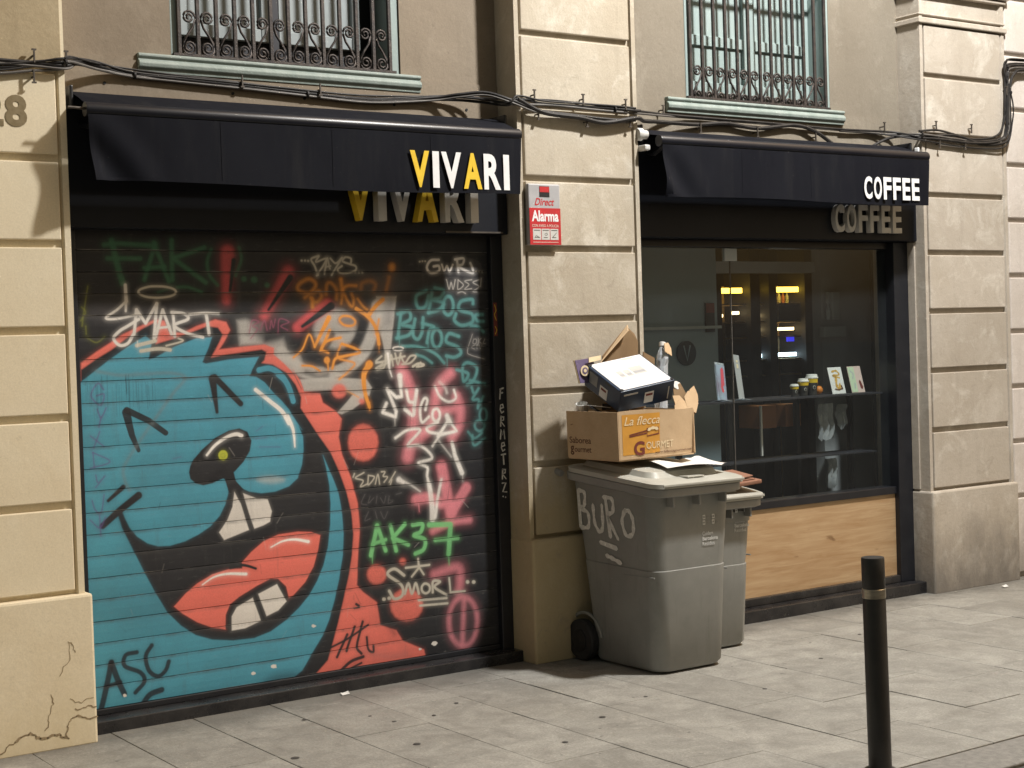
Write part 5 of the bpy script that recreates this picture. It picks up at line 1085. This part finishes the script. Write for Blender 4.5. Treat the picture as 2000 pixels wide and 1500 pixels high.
def gridrect(name, x0, x1, z0, z1, mat, n=10, m=6, dy=0):
    mb = MB(); mb.add([(x0+(x1-x0)*i/n, fy_-dy, z0+(z1-z0)*j/m) for j in range(m+1) for i in range(n+1)], [(j*(n+1)+i, j*(n+1)+i+1, (j+1)*(n+1)+i+1, (j+1)*(n+1)+i) for j in range(m) for i in range(n)])
    return onfront(mb.build(name, mat, cbx, fix=False))
gridrect('box_print', -w2+.018, -w2+.245, .028, hh-.010, M['orange'], 12, 8, .001)
for st_ in ([(-w2+.06, .125), (-w2+.16, .140)], [(-w2+.06, .117), (-w2+.16, .128)], [(-w2+.165, .150), (-w2+.235, .152), (-w2+.238, .122), (-w2+.165, .114), (-w2+.165, .150)]): onfront(strokes('box_print', [st_], fy_-.006, .006, M['maroon'], cbx, curve=False))
onfront(strokes('box_print', [[(-w2+.172, .144), (-w2+.20, .152), (-w2+.228, .146)]], fy_-.010, .015, M['creamprint'], cbx))
onfront(text_mesh('box_print', 'La flecca', -w2+.03, -w2+.243, .172, .214, fy_-.006, M['creamprint'], cbx, shear=.3))
onfront(text_mesh('box_print', 'G', -w2+.085, -w2+.150, .022, .092, fy_-.006, M['maroon'], cbx, bold=.03))
onfront(text_mesh('box_print', 'OURMET', -w2+.160, -w2+.33, .050, .085, fy_-.006, M['creamprint'], cbx))
onfront(text_mesh('box_print', 'www.lafleccagourmet.com', -.02, w2-.012, .020, .036, fy_-.006, M['brownprint'], cbx, shear=.2, bold=.006))
Rm = Matrix.Translation((-w2-.0052, 0, 0)) @ Matrix.Rotation(RAD(-90), 4, 'Z')
text_mesh('box_print', 'Saborea', -d2+.02, -d2+.20, .080, .112, 0, M['brownprint'], cbx, bold=.006, rotm=Rm); text_mesh('box_print', 'g', -d2+.025, -d2+.055, .020, .066, 0, M['brownprint'], cbx, bold=.02, rotm=Rm); text_mesh('box_print', 'ourmet', -d2+.06, -d2+.20, .036, .060, 0, M['brownprint'], cbx, bold=.006, rotm=Rm)
# blue box with white lid
bb = thing('shoe_carton', 'navy blue carton with a white printed top tipped on the cardboard box', 'box', (4.901, -.33, 1.456), (.4662, -.1444, -.0701))
w3, d3, h3 = .166, .150, .115
MB().box(-w3, w3, -d3, d3, -h3, -.001).build('carton_body', M['blue'], bb, bevel=.004)
MB().box(-w3+.014, w3-.010, -d3+.010, d3-.008, -.0008, .0022).build('carton_top', M['boxwhite'], bb, bevel=.001, seg=1)
for x, y in ((-w3+.012, -d3+.012), (w3-.012, -d3+.012), (-w3+.012, d3-.012)): MB().lathe([(.010, 0), (.010, .0012)], (x, y, .0022), 12).build('corner_hole', M['sign_dark'], bb)
RT = Matrix.Translation((0, 0, .0034)) @ Matrix.Rotation(RAD(-90), 4, 'X')
for x0, x1, y0, y1 in ((-.075, -.045, -.035, .03), (-.035, .0, -.035, .03), (.01, .085, -.03, .045)): MB().box(x0, x1, y0, y1, .0023, .0030).build('top_print', M['letter_grey'], bb); MB().box(x0+.006, x1-.006, y0+.012, y0+.03, .0031, .0036).build('top_print', M['sign_silver'], bb)
MB().box(.03, .10, d3-.03, d3-.018, .0023, .003).build('top_print', M['cardpink'], bb)
bx('carton_sticker', -.015, .040, -d3-.0012, -d3-.0002, -.095, -.035, M['paper'], bb); bx('sticker_stripe', -.008, .033, -d3-.0019, -d3-.0013, -.056, -.044, M['maroon'], bb); bx('carton_print', -.145, -.06, -d3-.0012, -d3-.0002, -.030, -.022, M['letter_grey'], bb); bx('carton_print', .130, .136, -d3-.0012, -d3-.0002, -.10, -.03, M['letter_grey'], bb)
bx('carton_sticker', -w3-.0012, -w3-.0002, .045, .115, -.075, -.015, M['sticker_grey'], bb); bx('carton_sticker', -w3-.0012, -w3-.0002, -.045, .02, -.105, -.045, M['paper'], bb); bx('sticker_stripe', -w3-.0019, -w3-.0013, -.035, .01, -.066, -.054, M['maroon'], bb); bx('carton_slot', -w3-.0012, -w3-.0002, -.07, -.02, -.018, -.005, M['sign_dark'], bb)
# torn carton standing up behind
tc = thing('torn_carton', 'torn dark brown carton sticking up behind the navy carton', 'carton', (4.98, -.10, 1.05))
panel('carton_panel', M['card_dark'], tc, [(-.07, .0, .15), (.19, .055, .10), (.20, .055, .56), (.175, .05, .60), (.10, .02, .640), (-.08, .0, .49)])
panel('carton_flap', M['card'], tc, [(-.115, -.03, .46), (-.075, -.004, .48), (.105, .016, .648), (.072, -.03, .620)], .004)
panel('carton_flap', M['card_dark'], tc, [(.13, -.05, .36), (.245, -.02, .36), (.25, -.02, .47), (.15, -.05, .505)], .004)
sl_ = thing('packaging_sleeve', 'purple and cream packaging sleeve poking out left of the navy carton', 'packaging', (4.71, -.19, 1.25))
panel('sleeve_panel', M['purple'], sl_, [(-.025, 0, .16), (.09, .03, .16), (.085, .03, .285), (-.055, 0, .275)], .005); panel('sleeve_edge', M['creamprint'], sl_, [(-.058, -.002, .276), (-.052, -.002, .276), (-.020, -.002, .16), (-.028, -.002, .16)], .008)
panel('sleeve_panel', M['creamprint'], sl_, [(.03, -.004, .262), (.125, .02, .272), (.125, .02, .295), (.03, -.004, .286)], .004)
for rad_, m_, dy_ in ((.027, 'creamprint', -.0065), (.017, 'purple', -.0078), (.009, 'creamprint', -.0091)): MB().lathe([(rad_, -.0006), (rad_, .0006)], (.005, dy_, .222), 18, 'y').build('ring_print', M[m_], sl_)
pb = thing('plastic_bottle', 'crumpled clear plastic bottle with a brown label behind the navy carton', 'bottle', (5.235, -.16, 1.24), (RAD(-6), RAD(14), .3))
bm_ = MB().lathe([(.02, 0), (.034, .015), (.036, .06), (.028, .09), (.037, .12), (.033, .16), (.038, .20), (.030, .24), (.036, .27), (.034, .30), (.018, .335), (.014, .35)], (0, 0, 0), 11)
rb = random.Random(4); bm_.v = [(x*rb.uniform(.72, 1.12), y*rb.uniform(.72, 1.12), z+rb.uniform(-.008, .008)) for x, y, z in bm_.v]; bm_.build('bottle_body', M['clear'], pb, smooth=False)
MB().lathe([(.016, .35), (.018, .352), (.018, .372), (.015, .374)], (0, 0, 0), 12).build('bottle_cap', M['paper'], pb); 
panel('bottle_label', M['card'], pb, [(-.034, -.036, .31), (.030, -.038, .30), (.040, -.026, .345), (.02, -.020, .372), (-.02, -.022, .36)], .004)
pc = thing('torn_cardboard', 'crumpled torn cardboard pieces spilling at the right of the open box', 'cardboard', (5.13, -.36, 1.22))
rs_ = random.Random(8)
for mt, cx, cy, cz, sc_ in (('card', .02, -.05, .06, .075), ('card', .11, -.03, .08, .075), ('card_dark', .06, .0, .10, .07), ('card', .0, -.07, .03, .06), ('card', .14, -.02, .10, .05), ('paper', .06, .02, .16, .03), ('card_dark', .09, -.04, .03, .06)):
    k_ = 6; ang = rs_.uniform(0, 6); tl = rs_.uniform(-.5, .5); pts = []
    for i_ in range(k_):
        a_ = ang+2*math.pi*i_/k_; rr_ = sc_*rs_.uniform(.6, 1.15); pts.append((cx+rr_*math.cos(a_)*.8, cy+rr_*math.cos(a_)*.3*tl+rr_*math.sin(a_)*.35, cz+rr_*math.sin(a_)))
    panel('scrap', M[mt], pc, pts, .004)
cu = thing('paper_cup', 'crushed white and brown paper cup in the left corner of the open box', 'cup', (4.715, -.17, 1.22), (RAD(12), RAD(-14), 0))
MB().lathe([(.022, 0), (.030, .09), (.032, .092), (.030, .094), (.028, .09), (.02, .006)], (0, 0, 0), 14).build('cup_wall', M['paper'], cu, smooth=True); MB().lathe([(.0245, .02), (.0275, .05), (.0245, .0205)], (0, 0, 0), 14).build('cup_sleeve', M['maroon'], cu)
bd = thing('bundled_wrappers', 'dark crumpled wrappers and carton bits filling the open box', 'wrappers', (4.9, -.30, 1.06))
rnd = random.Random(11)
for k in range(26):
    a = [Vector((rnd.uniform(-.19, .19), rnd.uniform(-.17, .17), rnd.uniform(.15, .235))) for _ in range(1)][0]; u_ = Vector((rnd.uniform(-1, 1), rnd.uniform(-1, 1), rnd.uniform(-.4, .4))).normalized()*.06; v_ = u_.cross(Vector((rnd.uniform(-1, 1), rnd.uniform(-1, 1), 1))).normalized()*.05
    panel('wrapper', M[('card_dark', 'card', 'int_dark', 'paper', 'card_dark')[k % 5]], bd, [tuple(a-u_-v_), tuple(a+u_-v_*.8), tuple(a+u_+v_), tuple(a-u_*.9+v_)], .003)
# white sheet on the lid
ps = thing('paper_sheet', 'loose white paper sheet lying on the front bin lid', 'paper', (5.02, -.56, .972), (0, 0, RAD(-4)))
mb = MB(); n = 14; m_ = 8
vs = [(-.16+.36*i/n, -.10+.22*j/m_-.05*math.sin(i/n*3)*(1-j/m_), .022+.03*(j/m_)*(.4+.6*math.sin(i/n*5.0+1)**2)+.012*math.sin(i/n*4+j*.3)+(.012 if i > n-2 else 0)) for j in range(m_+1) for i in range(n+1)]
mb.add(vs, [(j*(n+1)+i, j*(n+1)+i+1, (j+1)*(n+1)+i+1, (j+1)*(n+1)+i) for j in range(m_) for i in range(n)]); mb.build('sheet', M['paper'], ps, smooth=True, fix=False)
bc = thing('flattened_carton', 'flattened reddish brown carton lying on the smaller bin', 'carton', (5.50, -.34, .853), (RAD(3), RAD(-4), RAD(-6)))
M['redcard'] = cardboard('reddish_cardboard', (.26, .13, .085), (.30, .16, .11))
MB().box(-.16, .13, -.15, .14, .0, .022).build('carton_layer', M['redcard'], bc, bevel=.006); MB().box(-.15, .10, -.13, .13, .0235, .030).build('carton_layer', M['redcard'], bc, bevel=.002, seg=1); panel('carton_flap', M['redcard'], bc, [(-.05, -.13, .034), (.095, -.12, .040), (.09, .05, .052), (-.05, .06, .05)], .004)
# ------------------------------------------------------------------ bollard
bo = thing('bollard', 'charcoal steel bollard with a bare metal ring near its top', 'bollard', (4.325, -2.44, 0), (0, RAD(-.9), 0))
MB().lathe([(.0425, -.02), (.0425, .637), (.0415, .640)], (0, 0, 0), 32).build('post', M['bollard'], bo, smooth=True)
MB().lathe([(.0418, .6405), (.0432, .642), (.0432, .674), (.0418, .6755)], (0, 0, 0), 32).build('metal_ring', M['steel'], bo, smooth=True)
MB().lathe([(.0415, .676), (.0425, .679), (.0425, .786), (.0405, .7905), (.0, .7925)], (0, 0, 0), 32).build('cap', M['bollard'], bo, smooth=True)
MB().lathe([(.058, -.006), (.058, .003), (.052, .006), (.0435, .007)], (0, 0, 0), 24).build('base_collar', M['bollard'], bo, smooth=True)
# ------------------------------------------------------------------ things inside the shop window
sf = thing('window_shelf', 'dark display shelf with legs behind the shop glass', 'shelf')
bx('shelf_board', 5.34, 7.36, .24, .52, 1.236, 1.246, M['int_dark'], sf); bx('shelf_board', 5.9, 7.36, .30, .52, .872, .88, M['int_dark'], sf)
for x in (5.9, 6.30, 6.86, 7.33): bx('shelf_leg', x, x+.03, .49, .52, .05, 1.235, M['int_dark'], sf)
bx('shelf_pole', 6.475, 6.487, .40, .412, .90, 1.20, M['letter_grey'], sf)
def cup(label, x, y, h, r):
    c = thing('coffee_cup', label, 'cup', (x, y, 1.2465), group='takeaway cups in the shop window')
    MB().lathe([(r*.72, 0), (r*.95, h*.82)], (0, 0, 0), 20).build('cup_wall', M['cup'], c, smooth=True); MB().lathe([(r*.90, h*.60), (r*.965, h*.80), (r*.94, h*.81)], (0, 0, 0), 20).build('yellow_band', M['letter_yellow'], c, smooth=True)
    MB().lathe([(r*1.02, h*.805), (r*1.04, h*.86), (r*.9, h*.88), (r*.85, h*.99), (r*.7, h)], (0, 0, 0), 20).build('cup_lid', M['cup_lid'], c, smooth=True)
    MB().lathe([(r*.30, -.0005), (r*.30, .0005)], (-r*.30, -r*.83, h*.38), 14, 'y').build('round_logo', M['letter_grey'], c); MB().lathe([(r*.23, -.0005), (r*.23, .0005)], (-r*.30, -r*.83-.0012, h*.38), 14, 'y').build('round_logo', M['cup'], c)
cup('smallest takeaway coffee cup, leftmost of the three on the window shelf', 6.70, .34, .075, .028); cup('medium takeaway coffee cup between the small and large cups in the window', 6.785, .35, .105, .035); cup('tallest takeaway coffee cup standing next to the oranges in the window', 6.868, .36, .128, .039)
for x, y, z, l in ((6.935, .37, 1.275, 'lower front orange beside the tallest coffee cup'), (6.925, .40, 1.322, 'upper orange resting on others beside the tallest cup'), (6.925, .43, 1.274, 'rear orange half hidden behind the front orange')):
    o = MB().lathe([(.001, -.027), (.014, -.023), (.023, -.013), (.027, 0), (.023, .013), (.014, .023), (.004, .0255), (.001, .024)], (0, 0, 0), 18).build('orange_fruit', M['fruit'], None, smooth=True); o.location = (x, y, z); tag(o, l, 'orange', 'oranges in the window')
def card(label, x, mats):
    c = thing('menu_card', label, 'menu card', (x, .33, 1.2465), (RAD(-14), 0, RAD(3)), 'printed cards in the shop window')
    MB().box(-.062, .062, 0, .003, 0, .168).build('card_sheet', mats[0], c, bevel=.0008, seg=1); MB().box(-.05, .05, .004, .02, 0, .004).build('card_foot', M['letter_grey'], c)
    return c
c_ = card('white printed card with golden picture on the window shelf', 7.075, [M['paper']])
strokes('card_print', [([(-.03, .14), (.01, .145), (.03, .12), (-.03, .115), (.03, .10)], .013), ([(-.005, .10), (-.01, .05), (.01, .03), (.02, .06)], .022)], -.0005, .02, M['gold'], c_); strokes('card_print', [([(-.03, .03), (.0, .025), (.035, .032)], .010), ([(.03, .05), (.036, .03)], .012)], -.0012, .01, M['brownprint'], c_)
c_ = card('pale green and pink printed card at the right end of the window shelf', 7.245, [M['cardpink']]); bx('card_half', -.06, -.004, -.0016, -.0006, .004, .164, M['cardgreen'], c_)
strokes('card_print', [([(-.045, .14), (-.02, .12), (-.03, .09)], .010), ([(-.02, .06), (-.025, .03)], .010)], -.0018, .01, M['int_pale'], c_); strokes('card_print', [([(.03, .07), (.04, .03)], .022)], -.0006, .02, M['maroon'], c_)
f1 = thing('flyer_stand', 'clear stand holding a red and blue flyer in the shop window', 'flyer', (6.085, .30, 1.2465), (RAD(-10), RAD(8), RAD(12)))
MB().box(-.045, .045, 0, .003, 0, .215).build('flyer_sheet', M['flyerblue'], f1); strokes('flyer_print', [([(.015, .19), (.012, .10)], .03), ([(.0, .09), (.012, .06)], .02)], -.0006, .03, M['flyer'], f1); bx('stand_foot', -.05, .06, -.03, .06, -.001, .002, M['clear'], f1); bx('stand_back', -.047, .047, .004, .006, 0, .23, M['clear'], f1)
f2 = thing('flyer_stand', 'clear stand with a brownish leaflet beside the glass joint', 'flyer', (6.235, .30, 1.2465), (RAD(-10), RAD(6), RAD(20)))
MB().box(-.035, .035, 0, .003, 0, .27).build('flyer_sheet', M['int_brown'], f2); bx('flyer_print', -.012, .010, -.0012, -.0004, .19, .215, M['creamprint'], f2); bx('flyer_print', -.012, .010, -.0012, -.0004, .225, .238, M['creamprint'], f2); bx('stand_foot', -.05, .06, -.03, .06, -.001, .002, M['clear'], f2)
def bag(label, x, z0, z1, wd, seed):
    rnd = random.Random(seed); mb = MB(); n, m_ = 12, 8
    vs = [(x-wd/2+wd*i/n+.006*math.sin(j*.9+seed), .36+.018*math.sin(i*1.4+seed)+.006*rnd.uniform(-1, 1), z1-(z1-z0)*j/m_+(.02*math.sin(i*1.7+seed) if j == m_ else 0)) for j in range(m_+1) for i in range(n+1)]
    mb.add(vs, [(j*(n+1)+i, j*(n+1)+i+1, (j+1)*(n+1)+i+1, (j+1)*(n+1)+i) for j in range(m_) for i in range(n)])
    return tag(mb.build('plastic_bag', M['bag'], None, smooth=True, fix=False), label, 'bag', 'bags under the window shelf')
bag('wide bunched white plastic bag hanging below the menu cards', 6.985, .98, 1.19, .13, 3); bag('narrow white plastic bag hanging right of the wide bag', 7.12, 1.04, 1.18, .06, 8); bag('long white bag on the lower shelf under the wide bag', 7.02, .68, .85, .10, 5)
ck = thing('wall_logo', 'dark round wall sign with a V on the grey shop wall', 'sign', (6.26, .815, 1.526)); MB().lathe([(.075, -.012), (.075, .0)], (0, 0, 0), 28, 'y').build('disc', M['int_dark'], ck); strokes('letter', [[(-.025, .045), (.0, -.045), (.025, .045)]], -.013, .012, M['int_wall'], ck, curve=False)
bx_ = thing('notice_board', 'small dark red and black notice on the grey shop wall', 'notice', (6.46, .815, 1.74)); bx('notice_sheet', -.035, .035, -.01, 0, -.09, .09, M['int_dark'], bx_); bx('notice_top', -.034, .034, -.0115, -.0105, .03, .089, M['maroon'], bx_)
ph = thing('wall_intercom', 'pale wall intercom with handset on the dark shop wall', 'intercom', (7.50, .795, 1.80)); bx('intercom_base', -.01, .06, -.03, 0, -.09, .09, M['int_pale'], ph, .006); MB().tube([(-.045, -.02, -.085), (-.06, -.035, -.03), (-.06, -.035, .03), (-.045, -.02, .085)], .016, 8).build('handset', M['int_pale'], ph, smooth=True)
wb = thing('wall_box', 'pale box mounted under the intercom', 'box', (7.48, .795, 1.63)); bx('box_body', -.09, .11, -.05, 0, -.035, .035, M['int_pale'], wb, .006)
du = thing('display_unit', 'dark wooden display unit with lit shelves at the back of the shop', 'shelves')
bx('unit_back', 8.05, 9.30, 2.80, 2.84, .1, 2.02, M['shelf_back'], du)
for x0, x1 in ((8.02, 8.10), (8.40, 8.50), (8.60, 8.68), (8.99, 9.08)): bx('unit_post', x0, x1, 2.50, 2.80, .1, 2.3, M['int_dark'], du)
for z in (1.30, 1.42, 1.60, 1.72, 1.86): bx('unit_shelf', 8.10, 8.99, 2.56, 2.80, z, z+.012, M['shelf_back'], du)
for x0, x1, z, m__ in ((8.13, 8.37, 1.955, 'em_yellow'), (8.52, 8.545, 1.96, 'em_yellow'), (8.69, 8.98, 1.96, 'em_yellow')): bx('strip_light', x0, x1, 2.56, 2.60, z, z+.040, M[m__], du)
for x0, x1, z, m__ in ((8.14, 8.20, 1.77, 'em_warm'), (8.32, 8.37, 1.79, 'em_warm'), (8.52, 8.59, 1.655, 'em_warm'), (8.74, 8.96, 1.655, 'em_warm'), (8.53, 8.595, 1.765, 'em_warm')): bx('strip_light', x0, x1, 2.60, 2.63, z, z+.024, M[m__], du)
for x0, x1, z in ((8.55, 8.60, 1.445), (8.76, 8.98, 1.447)): bx('case_light', x0, x1, 2.60, 2.63, z, z+.03, M['em_white'], du)
bx('screen', 8.83, 8.90, 2.54, 2.558, 1.565, 1.60, M['em_blue'], du)
for i, x in enumerate((8.72, 8.765, 8.81, 8.86, 8.905, 8.95)):
    o = MB().lathe([(.014, 0), (.015, .05), (.006, .07), (.006, .09)], (0, 0, 0), 10).build('bottle', M['clear'] if i % 2 else M['boxorange'], None, smooth=True); o.location = (x, 2.66, 1.876); tag(o, ('leftmost', 'second', 'third', 'fourth', 'fifth', 'rightmost')[i]+(' clear' if i % 2 else ' brown')+' small bottle in the row on the lit shelf at the back', 'bottle', 'bottles on the lit back shelf')
for i, (x, m__) in enumerate(((6.62, 'boxorange'), (6.83, 'boxorange'))):
    o = bx('storage_carton', x, x+.13, .55, .75, 1.05, 1.19, M[m__], None, .004); tag(o, ('left orange carton under the window shelf', 'right orange carton under the window shelf')[i], 'carton', 'orange cartons under the shelf')
# ------------------------------------------------------------------ street lamp (stands outside the picture, lights the facade)
lp = thing('street_lamp', 'tall dark street lamp on the pavement edge lighting the shop fronts', 'street lamp', (6.94, -2.59, 0))
MB().lathe([(.11, 0), (.11, .5), (.075, .55), (.055, 4.4), (.045, 6.66)], (0, 0, 0), 16).build('lamp_post', M['lampmetal'], lp, smooth=True)
MB().tube([(0, 0, 6.61), (-.15, -.05, 6.76), (-.35, -.10, 6.78), (-.54, -.16, 6.74)], .03, 8).build('lamp_arm', M['lampmetal'], lp)
MB().lathe([(.06, .14), (.20, .05), (.21, 0), (.19, .0), (.17, .04), (.04, .10)], (-.54, -.16, 6.70), 20).build('lamp_head', M['lampmetal'], lp, smooth=True)
MB().lathe([(.06, .0), (.10, .012), (.08, .03)], (-.54, -.16, 6.712), 16).build('lamp_lens', M['em_lamp'], lp, smooth=True)
ld = bpy.data.lights.new('lamp_light', 'POINT'); ld.energy = LAMP_POWER; ld.color = (1.0, .985, .955); ld.shadow_soft_size = .17
lo = bpy.data.objects.new('lamp_light', ld); link(lo); lo.parent = lp; lo.location = (-.54, -.16, 6.50)

for x, y, l in ((7.98, -.16, 'tiny white paper scrap on the paving by the right pilaster'), (3.42, .03, 'small white scrap lying under the painted shutter')):
    o = MB().add([(-.02, -.012, .004), (.018, -.014, .006), (.022, .010, .016), (.0, .018, .008), (-.018, .012, .012)], [(0, 1, 2, 3, 4)]).build('paper_scrap', M['paper']); o.location = (x, y, 0); tag(o, l, 'litter')
